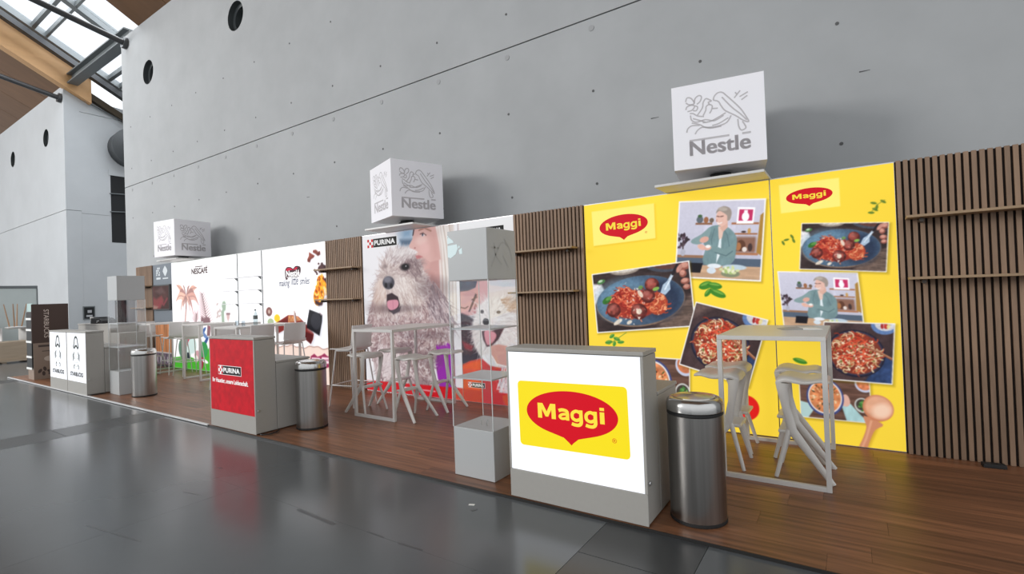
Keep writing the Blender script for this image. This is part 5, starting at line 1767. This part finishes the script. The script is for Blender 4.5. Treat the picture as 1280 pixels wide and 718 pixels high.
def display_column(x0, y0, label):
    S_ = .415
    root = empty('display_column', (x0, y0, 0), 0, label, 'display case', 'acrylic display columns')
    MB().box(0, S_, 0, S_, .002, .405).build('base_box', BOXGREY, root, bevel=.003)
    MB().box(0, S_, 0, S_, 1.634, 2.055).build('top_box', BOXGREY, root, bevel=.003)
    t = .004
    for (a, b, c, d_) in ((0, S_, 0, t), (0, S_, S_ - t, S_), (0, t, t, S_ - t), (S_ - t, S_, t, S_ - t)):
        MB().box(a, b, c, d_, .406, 1.633).build('acrylic_pane', ACRYL, root)
    for (a, b) in ((0, 0), (S_, 0), (0, S_), (S_, S_)):
        MB().box(a - .003, a + .003, b - .003, b + .003, .406, 1.633).build('polished_edge', mat('acrylic_edge', (.62, .65, .65, 1), .25), root)
    for z in (.818, 1.229):
        MB().box(t + .001, S_ - t - .001, t + .001, S_ - t - .001, z - .008, z + .004).build('shelf', FROST, root)
    f = Face((0, -.0005, 1.634), (1, 0, 0), (0, 0, 1))
    return root, f


dc, f = display_column(-2.82, 3.243, 'tall clear acrylic display column beside the yellow logo counter')
FILM = lit('film_cutout_glow', (222, 240, 242), .72)  # pale glow painted on the cut-outs for the lit panel seen through them
mb = MB()
sc_ = .415 / 270
cz = lambda a, b: ((a - 112) * sc_, (490 - b) * .415 / 352)
for pts in ([(112, 188), (120, 172), (150, 200), (158, 216), (112, 222)], [(112, 236), (180, 230), (186, 262), (170, 300), (135, 326), (112, 318)], [(192, 240), (200, 248), (196, 262), (188, 256)], [(192, 275), (214, 258), (216, 302), (196, 302)], [(112, 166), (118, 163), (122, 170), (112, 176)]):
    put_poly(mb, f, [cz(*p) for p in pts], .0012)
mb.build('film_cutout_glow', FILM, dc)
mb = MB()
fs_ = Face((.4155, 0, 1.634), (0, 1, 0), (0, 0, 1))
for P in ([(.05, .1), (.2, .3), (.3, .28)], [(.1, .3), (.12, .2), (.2, .12)], [(.25, .34), (.33, .25), (.36, .15)], [(.06, .26), (.16, .26)], [(.3, .1), (.22, .2)]):
    ribbon(mb, fs_, P, .014, .001)
mb.build('film_drawing', mat('film_grey', (.40, .405, .40, 1), .5), dc)
tap = empty('small_metal_clips', (-2.60, 3.38, .405), 0, 'pair of tiny metal clips standing inside the near acrylic column', 'clips')
for dx in (-.03, .03):
    MB().sweep([(dx, 0, 0), (dx, 0, .035), (dx + .012, 0, .05)], .005, 6).build('clip', ALU, tap)
dc, f = display_column(-10.85, 3.375, 'tall clear acrylic display column behind the bin by the lit emblem counters')


# ---------------- high tables
def high_table(x0, x1, y0, y1, label, along='x', group='white high tables on the deck'):
    root = empty('high_table', ((x0 + x1) / 2, (y0 + y1) / 2, 0), 0, label, 'table', group)
    a, b = (x1 - x0) / 2, (y1 - y0) / 2
    MB().box(-a, a, -b, b, 1.085, 1.118).build('table_top', TABLEM, root, bevel=.003)
    t = .034
    for s_ in (-1, 1):
        if along == 'x':
            yy0, yy1 = (s_ * b - t, s_ * b) if s_ > 0 else (s_ * b, s_ * b + t)
            MB().box(-a, -a + t, yy0, yy1, .0, 1.085).build('leg', TABLEM, root, bevel=.002)
            MB().box(a - t, a, yy0, yy1, .0, 1.085).build('leg', TABLEM, root, bevel=.002)
            MB().box(-a + t, a - t, yy0, yy1, .0, t).build('floor_bar', TABLEM, root, bevel=.002)
        else:
            xx0, xx1 = (s_ * a - t, s_ * a) if s_ > 0 else (s_ * a, s_ * a + t)
            MB().box(xx0, xx1, -b, -b + t, .0, 1.085).build('leg', TABLEM, root, bevel=.002)
            MB().box(xx0, xx1, b - t, b, .0, 1.085).build('leg', TABLEM, root, bevel=.002)
            MB().box(xx0, xx1, -b + t, b - t, .0, t).build('floor_bar', TABLEM, root, bevel=.002)
    return root


high_table(-.892, -.150, 4.235, 5.385, 'white high table in front of the yellow light boxes')
high_table(-5.365, -4.622, 4.240, 5.385, 'white high table in front of the shaggy dog poster')
high_table(-8.960, -8.225, 4.240, 5.385, 'white high table in front of the chocolate poster')
high_table(-13.57, -12.850, 4.750, 5.480, 'white high table in front of the slate screen panel', 'y')
high_table(-11.34, -10.620, 4.750, 5.480, 'white high table in front of the palm poster', 'y')


# ---------------- moulded bar stools (Y-shaped legs)
def make_stool(label):
    root = empty('bar_stool', (0, 0, 0), 0, label, 'bar stool', 'moulded bar stools with forked legs')
    # saddle seat, front edge towards -y
    nx, ny = 9, 13
    top, bot = [], []
    for j in range(ny):
        v_ = j / (ny - 1)
        y = -.215 + .37 * v_
        zc = .795 - .035 * math.exp(-((v_) / .12) ** 2) - .030 * math.exp(-((v_ - .42) / .28) ** 2) - .030 * max(0, v_ - .82) / .18
        hw = .19 + .012 * math.sin(math.pi * v_) - .03 * max(0, .15 - v_) / .15 - .022 * max(0, v_ - .8) / .2
        for i in range(nx):
            u_ = -1 + 2 * i / (nx - 1)
            z = zc + .014 * u_ * u_ * (1 - v_) - .016 * max(0, abs(u_) - .7) / .3
            top.append((u_ * hw, y, z))
            th = .020 + .045 * v_ * (1 - .5 * abs(u_))
            bot.append((u_ * hw * .97, y + .004, z - th))
    n = nx * ny
    fs = []
    for j in range(ny - 1):
        for i in range(nx - 1):
            a = j * nx + i
            fs.append((a, a + 1, a + nx + 1, a + nx))
            fs.append((n + a, n + a + nx, n + a + nx + 1, n + a + 1))
    per = [i for i in range(nx)] + [j * nx + nx - 1 for j in range(1, ny)] + [(ny - 1) * nx + i for i in range(nx - 2, -1, -1)] + [j * nx for j in range(ny - 2, 0, -1)]
    for k in range(len(per)):
        a, b = per[k], per[(k + 1) % len(per)]
        fs.append((a, n + a, n + b, b))
    MB().add(top + bot, fs).build('seat', WHITEPL, root, smooth=True, subsurf=1)
    for s_ in (-1, 1):
        MB().sweep([(s_ * .158, .105, .735), (s_ * .156, .108, .69), (s_ * .148, .090, .55), (s_ * .137, .052, .36), (s_ * .200, -.210, .0)],
                   [(.050, .020), (.040, .019), (.029, .018), (.036, .019), (.020, .014)], 10, side=(0, 1, 0)).build('leg', WHITEPL, root, smooth=True)
        MB().sweep([(s_ * .138, .075, .365), (s_ * .185, .170, .0)], [(.020, .017), (.015, .013)], 10, side=(0, 1, 0)).build('leg', WHITEPL, root, smooth=True)
    MB().box(-.140, .140, .050, .150, .335, .362).build('footrest', WHITEPL, root, bevel=.008)
    return root


st0 = make_stool('')
remember(st0)
stools = [
    (-.355, 4.600, 90, 'bar stool in front of the narrow yellow panel, nearer pair, seat pointing to the slats'),
    (-.415, 5.075, 90, 'bar stool in front of the narrow yellow panel, hard by the glowing wall'),
    (-.930, 4.610, -90, 'bar stool right behind the steel bin, seat pointing at the counter'),
    (-.945, 5.085, -90, 'bar stool behind the bin, close to the wide yellow panel and its tomato'),
    (-4.565, 4.510, 90, 'bar stool at the dog poster table, nearest to the acrylic column'),
    (-4.545, 5.085, 90, 'bar stool before the purple patch of the shaggy dog poster'),
    (-5.430, 4.515, -90, 'bar stool at the dog poster table, inside the near table frame'),
    (-5.450, 5.080, -90, 'bar stool at the dog poster table, hard by the poster, beside the shell chair'),
]
for i, (x, y, a, lab) in enumerate(stools):
    o = st0 if i == 0 else copy_tree(st0)
    o.location = (x, y, 0)
    o.rotation_euler = (0, 0, math.radians(a))
    o['label'] = lab


# ---------------- shell bar chairs on thin legs
def make_chair():
    root = empty('shell_bar_chair', (0, 0, 0), 0, '', 'bar chair', 'white shell bar chairs with thin legs')
    prof = [(-.225, .795), (-.20, .806), (-.10, .800), (.02, .792), (.12, .795), (.175, .815), (.20, .87), (.212, .95), (.225, 1.05), (.235, 1.14)]
    prof = [tuple(p) for p in smooth_path(prof, 3)]
    n = len(prof)
    nx = 7
    vs = []
    for (y, z) in prof:
        for i in range(nx):
            u_ = -1 + 2 * i / (nx - 1)
            hw = .205 if z < .85 else .200
            k = u_ * u_
            vs.append((u_ * hw, y - (.03 * k if z > .85 else 0), z + (.012 * k if z < .85 else 0)))
    m_ = len(vs)
    off = []
    for j, (y, z) in enumerate(prof):
        a, b = prof[max(0, j - 1)], prof[min(n - 1, j + 1)]
        t = Vector((0, b[0] - a[0], b[1] - a[1])).normalized()
        nr = Vector((0, t.z, -t.y)) * .012
        for i in range(nx):
            p = vs[j * nx + i]
            off.append((p[0], p[1] + nr.y, p[2] + nr.z))
    fs = []
    for j in range(n - 1):
        for i in range(nx - 1):
            a = j * nx + i
            fs.append((a, a + 1, a + nx + 1, a + nx))
            fs.append((m_ + a, m_ + a + nx, m_ + a + nx + 1, m_ + a + 1))
    per = [i for i in range(nx)] + [j * nx + nx - 1 for j in range(1, n)] + [(n - 1) * nx + i for i in range(nx - 2, -1, -1)] + [j * nx for j in range(n - 2, 0, -1)]
    for k in range(len(per)):
        a, b = per[k], per[(k + 1) % len(per)]
        fs.append((a, m_ + a, m_ + b, b))
    MB().add(vs + off, fs).build('seat_shell', SHELLPL, root, smooth=True)
    ft = []
    for sx_ in (-1, 1):
        for sy_ in (-1, 1):
            tp, bt = Vector((sx_ * .17, sy_ * .14, .785)), Vector((sx_ * .235, sy_ * .225, 0))
            MB().sweep([tp, bt], .0105, 8).build('leg', SHELLPL, root, smooth=True)
            ft.append(tp + (bt - tp) * .62)
    r = MB()
    for a, b in ((0, 1), (1, 3), (3, 2), (2, 0)):
        r.sweep([ft[a], ft[b]], .008, 8)
    r.build('foot_ring', SHELLPL, root, smooth=True)
    r = MB()
    r.sweep([(-.17, -.14, .782), (.17, -.14, .782), (.17, .14, .782), (-.17, .14, .782)], .010, 8, closed=True)
    r.build('seat_frame', SHELLPL, root, smooth=True)
    return root


ch0 = make_chair()
remember(ch0)
chairs = [
    (-5.98, 4.715, -82, 'white shell bar chair beside the dog poster table, before the slat panel'),
    (-12.50, 5.10, -90, 'white shell bar chair before the left edge of the palm poster'),
    (-11.88, 5.11, -90, 'white shell bar chair half behind the table at the palm poster'),
    (-14.00, 5.15, 90, 'white shell bar chair beyond the table by the screen panel'),
    (-9.16, 4.58, 90, 'white shell bar chair behind the red counter, its back beneath the white shelves'),
    (-9.16, 5.09, 90, 'white shell bar chair across the chocolate poster table, behind the water bottle'),
    (-8.22, 4.56, -90, 'white shell bar chair right behind the tall end of the red counter'),
    (-8.12, 5.075, -90, 'white shell bar chair with its whole back showing before the chocolate bar print'),
]
for i, (x, y, a, lab) in enumerate(chairs):
    o = ch0 if i == 0 else copy_tree(ch0)
    o.location = (x, y, 0)
    o.rotation_euler = (0, 0, math.radians(a))
    o['label'] = lab

# ---------------- small things on the tables
bt = empty('water_bottle', (-8.66, 4.80, 1.118), 0, 'clear water bottle with a grey label on the chocolate poster table', 'bottle')
MB().lathe([(.034, 0), (.037, .01), (.037, .16), (.030, .20), (.015, .235), (.014, .255), (0, .255)], 20).build('bottle_body', glass_mat('bottle_clear', (.72, .78, .80), .5), bt, smooth=True)
MB().lathe([(.0385, .10), (.0385, .165)], 20).build('bottle_label', mat('label_grey', (.12, .14, .14, 1), .5), bt, smooth=True)
MB().lathe([(.017, .25), (.017, .272), (0, .272)], 14).build('cap', mat('cap_grey', (.16, .17, .18, 1), .5), bt, smooth=True)
for (x, y, lab) in ((-8.80, 4.55, 'small clear tumbler near the left side of the chocolate poster table'), (-8.50, 4.50, 'small clear tumbler near the middle of the chocolate poster table edge')):
    g_ = MB().lathe([(.026, 0), (.03, .09), (.028, .09), (.024, .008), (0, .008)], 16).build('tumbler', glass_mat('tumbler_clear', (.85, .88, .9), .4), None, smooth=True, loc=(x, y, 1.118))
    tag(g_, lab, 'glass')
lf = empty('leaflet', (-.36, 4.95, 1.118), .3, 'thin leaflet lying open on the table before the yellow panels', 'leaflet')
MB().add([(-.16, -.1, .003), (0, -.1, .012), (0, .1, .012), (-.16, .1, .003), (-.16, -.1, .001), (0, -.1, .001), (0, .1, .001), (-.16, .1, .001)], [(0, 1, 2, 3), (4, 7, 6, 5), (0, 4, 5, 1), (2, 6, 7, 3), (3, 7, 4, 0)]).build('cover_page', mat('leaflet_grey', (.35, .35, .34, 1), .5), lf)
MB().add([(0, -.1, .012), (.15, -.1, .004), (.15, .1, .004), (0, .1, .012), (0, -.1, .001), (.15, -.1, .001), (.15, .1, .001), (0, .1, .001)], [(0, 1, 2, 3), (4, 7, 6, 5), (0, 4, 5, 1), (1, 5, 6, 2), (2, 6, 7, 3)]).build('inner_page', PAPER, lf)

fb = empty('floor_socket_box', (.90, 5.40, 0), .1, 'small black socket box lying on the deck below the dark slat panel', 'socket box')
MB().box(-.07, .07, -.035, .035, 0, .03).build('housing', RUBBER, fb, bevel=.004)
for dx in (-.035, .035):
    MB().lathe([(.018, .0302), (.018, .032), (.012, .0315), (0, .0315)], 16).build('outlet', DARKMETAL, fb, smooth=True, loc=(dx, 0, 0))

# ---------------- cardboard display at the stand's end
cd = empty('cardboard_display', (-15.14, 3.225, 0), 0, 'tall dark brown cardboard display with white shelf edges and vertical lettering', 'display stand')
BRN = mat('carton_brown', (.060, .034, .026, 1), .6)
TAN = mat('carton_tan', (.27, .20, .155, 1), .6)
MB().box(0, .41, .02, .62, 0, .80).build('lower_carton', TAN, cd)
MB().box(0, .41, .02, .62, .802, 1.48).build('upper_carton', BRN, cd)
MB().box(.39, .412, .0, .62, .79, 1.64).build('side_wall', BRN, cd)
MB().box(0, .395, .02, .05, 1.48, 1.66).build('header', mat('header_mint', (.42, .56, .54, 1), .6), cd)
MB().box(0.02, .39, -.002, .02, .24, 1.47).build('front_recess', RUBBER, cd)
for z in (1.30, 1.06, .80, .47, .22):
    MB().box(0, .39, -.008, .02, z, z + .045).build('shelf_edge', PAPER, cd)
fD = Face((.4125, 0, 0), (0, 1, 0), (0, 0, 1))
vv, ff = TM['starbucks']
MB().add([fD.p(.20 + y * .085, 1.52 - x * .62, .001) for x, y in vv], ff).build('brand_lettering', mat('letter_beige', (.62, .53, .46, 1), .6), cd)
fD2 = Face((.4105, 0, 0), (0, 1, 0), (0, 0, 1))
mb = MB()
put_poly(mb, fD2, ell_pts(.30, .44, .11, .06), .001)
mb.build('oval_print', mat('print_cream', (.5, .42, .36, 1), .6), cd)
mb = MB()
for (x, y) in ((.12, .18), (.2, .22), (.28, .16), (.35, .24), (.18, .12), (.30, .10), (.40, .17)):
    put_poly(mb, fD2, ell_pts(x, y, .05, .028, 14, x * 9), .001)
mb.build('bean_print', mat('print_bean', (.06, .04, .035, 1), .6), cd)
mb = MB()
put_poly(mb, fD2, [(.10, .70), (.48, .70), (.48, .745), (.10, .745)], .001)
put_poly(mb, fD2, [(.16, .60), (.42, .60), (.42, .615), (.16, .615)], .001)
mb.build('caption_print', mat('print_bean', (.06, .04, .035, 1), .6), cd)

dp = empty('dark_info_screen', (-16.3, 5.36, HALL_Z), 0, 'dark upright info screen seen through the far acrylic column', 'info screen')
MB().box(-.03, .03, -.115, .115, .98, 1.72).build('screen', mat('screen_glass', (.014, .014, .016, 1), .25), dp, bevel=.006)
MB().box(-.05, -.031, -.12, .12, .10, 1.75).build('housing', DARKMETAL, dp)
MB().box(-.03, .03, -.115, .115, .56, .97).build('leaflet_panel', PAPER, dp)
MB().box(-.2, .2, -.12, .12, 0, .02).build('base', DARKMETAL, dp)
MB().box(-.03, .03, -.05, .05, .02, .55).build('post', DARKMETAL, dp)
wp = empty('white_end_panel', (-16.3, 5.63, HALL_Z), 0, 'narrow white upright panel at the far end of the stand wall', 'panel')
MB().box(-.03, .03, -.13, .13, .03, 2.1).build('panel', mat('panel_white_matt', (.7, .72, .75, 1), .5), wp)
MB().box(-.2, .2, -.13, .13, 0, .03).build('foot', STEELGREY, wp)

# ---------------- stored furniture far beyond the stand
SCREENM = mat('partition_grey', (.48, .53, .52, 1), .6, noise=.04, nscale=2)
for (y0, y1, x, lab) in ((3.0, 3.92, -22.0, 'far grey-green partition panel, the one running out of frame'), (3.94, 4.98, -22.0, 'far grey-green partition panel whose end stands against the pale wall')):
    pt = empty('partition_panel', (x, (y0 + y1) / 2, HALL_Z), 0, lab, 'partition', 'stored partition panels')
    h = (y1 - y0) / 2
    MB().box(-.02, .02, -h + .03, h - .03, .12, 2.24).build('panel', SCREENM, pt)
    MB().box(-.03, .03, -h, h, 2.24, 2.33).build('top_rail', STEELGREY, pt, bevel=.01)
    for s_ in (-1, 1):
        MB().box(-.03, .03, s_ * h - .03 * (s_ > 0), s_ * h + .03 * (s_ < 0), .0, 2.24).build('post', STEELGREY, pt)
cb = empty('wooden_pallet_box', (-21.0, 3.95, HALL_Z), 0, 'low pale wooden box holding the upturned chairs far away', 'box')
WOODP = mat('pale_wood', (.42, .33, .24, 1), .6, noise=.12, nscale=3, stretch=(5, .6, 5))
MB().box(-.4, .4, -.75, .55, .10, .62).build('box_body', WOODP, cb, bevel=.01)
MB().box(-.45, .45, -.8, .6, .04, .10).build('deck_board', WOODP, cb)
for y in (-.7, -.1, .45):
    MB().box(-.42, .42, y, y + .1, 0, .04).build('runner', WOODP, cb)
bx = empty('dark_equipment_case', (-21.75, 3.45, HALL_Z), 0, 'dark equipment case lying behind the upturned chairs', 'case')
MB().box(-.2, .2, -.45, .45, 0, 1.15).build('case_body', RUBBER, bx, bevel=.01)
MB().box(-.202, .202, -.46, .46, .83, .86).build('lid_seam', DARKMETAL, bx)
LEGW = mat('chair_leg_wood', (.36, .22, .13, 1), .5)


def upturned(x, y, z, rz, lab):
    root = empty('upturned_chair', (x, y, z), rz, lab, 'chair', 'upturned chairs on the far wooden box')
    MB().lathe([(.0, .0), (.18, .0), (.23, .02), (.24, .05), (.2, .06), (.0, .07)], 24).build('seat', SHELLPL, root, smooth=True)
    MB().box(-.2, .2, .2, .235, -.36, .03).build('backrest', SHELLPL, root, bevel=.012)
    for a in (45, 135, 225, 315):
        c_, s_ = math.cos(math.radians(a)), math.sin(math.radians(a))
        MB().sweep([(.13 * c_, .13 * s_, .05), (.25 * c_, .25 * s_, .74)], [.02, .012], 8).build('leg', LEGW, root, smooth=True)


upturned(-20.85, 3.62, .98, .4, 'white upturned chair with wooden legs up, far off beside the partition')
upturned(-20.8, 4.20, .98, .4, 'pale upturned chair with wooden legs up, next to the cardboard display edge')

# ---------------- rotating brand cubes on the wall's top
NEST = [
    [(205, 240), (212, 222), (232, 224), (246, 246), (222, 252), (206, 244)], [(246, 246), (250, 224), (268, 210), (280, 216), (274, 236), (258, 250)],
    [(206, 276), (212, 262), (232, 254), (248, 258), (236, 276), (214, 283)], [(250, 256), (262, 262), (256, 278), (240, 278)],
    [(260, 300), (284, 266), (288, 242), (300, 224), (316, 228), (326, 234), (312, 240), (318, 250)], [(288, 300), (300, 276), (302, 260), (315, 250), (330, 256), (326, 276), (318, 290)],
    [(225, 292), (242, 292), (262, 302), (292, 304)], [(228, 300), (234, 322), (258, 330), (298, 318), (340, 322), (382, 298)], [(234, 334), (270, 340), (300, 352), (350, 348), (396, 330), (416, 298)],
    [(286, 332), (320, 326), (352, 310), (392, 286)], [(330, 344), (362, 334), (404, 308)], [(240, 314), (272, 322), (300, 330)],
    [(210, 378), (216, 360), (236, 346), (272, 344)], [(250, 384), (262, 366), (286, 352), (322, 356), (372, 346)],
    [(335, 230), (340, 212), (356, 197), (376, 195), (396, 210), (430, 240), (460, 270), (482, 302), (494, 326), (470, 320), (438, 300), (408, 286), (386, 274), (370, 254), (358, 236), (335, 230)],
    [(374, 216), (420, 262), (456, 290), (486, 318)], [(446, 314), (450, 346), (462, 364), (482, 352), (466, 324)], [(430, 220), (456, 186)], [(442, 204), (434, 194)], [(454, 214), (490, 192)], [(462, 228), (488, 208)], [(330, 268), (356, 266)],
]


def nuv(p):
    x, y = p
    u_ = (x - 135 - (y - 180) * .04) / 427
    yt, yb = 180 - 82 * u_, 550 - 55 * u_
    return (u_, (yb - y) / (yb - yt))


CS = .815


def cube_meshes():
    face = Face((-CS / 2, -CS / 2, 0), (1, 0, 0), (0, 0, 1))
    mb = MB()
    for path in NEST:
        ribbon(mb, face, [tuple(c * CS for c in nuv(p)) for p in path], .0125, .0012, 4)
    vv, ff = TM['nestle']
    lt = MB()
    for (ex, ey) in ((0, 0), (.012, 0), (0, .006), (.012, .006), (.006, .003)):
        lt.add([face.p(CS * (.182 + ex + x * .648), CS * (.150 + ey + y * .170), .0012) for x, y in vv], ff)
    put_poly(lt, face, [(CS * .185, CS * .322), (CS * .185, CS * .345), (CS * .62, CS * .345), (CS * .62, CS * .322)], .0012)
    put_poly(lt, face, [(CS * .755, CS * .322), (CS * .755, CS * .345), (CS * .845, CS * .345), (CS * .845, CS * .322)], .0012)
    return mb.mesh('logo_drawing'), lt.mesh('logo_lettering')


drawing_me, letter_me = cube_meshes()
for (x, y, th, z0, lab, plab) in ((-1.045, 5.46, .168, 2.655, 'white brand cube standing above the yellow light boxes', 'white square base plate on top of the yellow light boxes'),
                                  (-5.535, 5.46, 1.214, 2.665, 'white brand cube standing above the shaggy dog poster', 'white square base plate on top of the shaggy dog poster'),
                                  (-12.86, 5.46, 1.680, 2.625, 'white brand cube standing above the palm poster', 'white square base plate on top of the palm poster')):
    root = empty('brand_cube', (x, y, z0), th, lab, 'sign cube', 'rotating white brand cubes')
    h = CS / 2
    body = MB().box(-h, h, -h, h, 0, CS).build('cube_body', CUBEM, root)
    for k in range(4):
        for me_, nm in ((drawing_me, 'logo_drawing'), (letter_me, 'logo_lettering')):
            o = link_mesh(nm, me_, LOGOGREY, root)
            o.rotation_euler = (0, 0, k * math.pi / 2)
    MB().lathe([(.13, -.05), (.13, -.03), (.10, -.028), (.10, -.002)], 28).build('turntable', RUBBER, root, smooth=True)
    MB().lathe([(.10, -(z0 - 2.575)), (.10, -.05)], 28).build('turntable_foot', RUBBER, root, smooth=True)
    pl = MB().box(-.51, .51, -.36, .36, 0, .026).build('base_plate', mat('plate_white', (.66, .65, .63, 1), .4), None, loc=(x - .07, 5.49, PH + .002), bevel=.003)
    tag(pl, plab, 'base plate', 'base plates under the brand cubes')
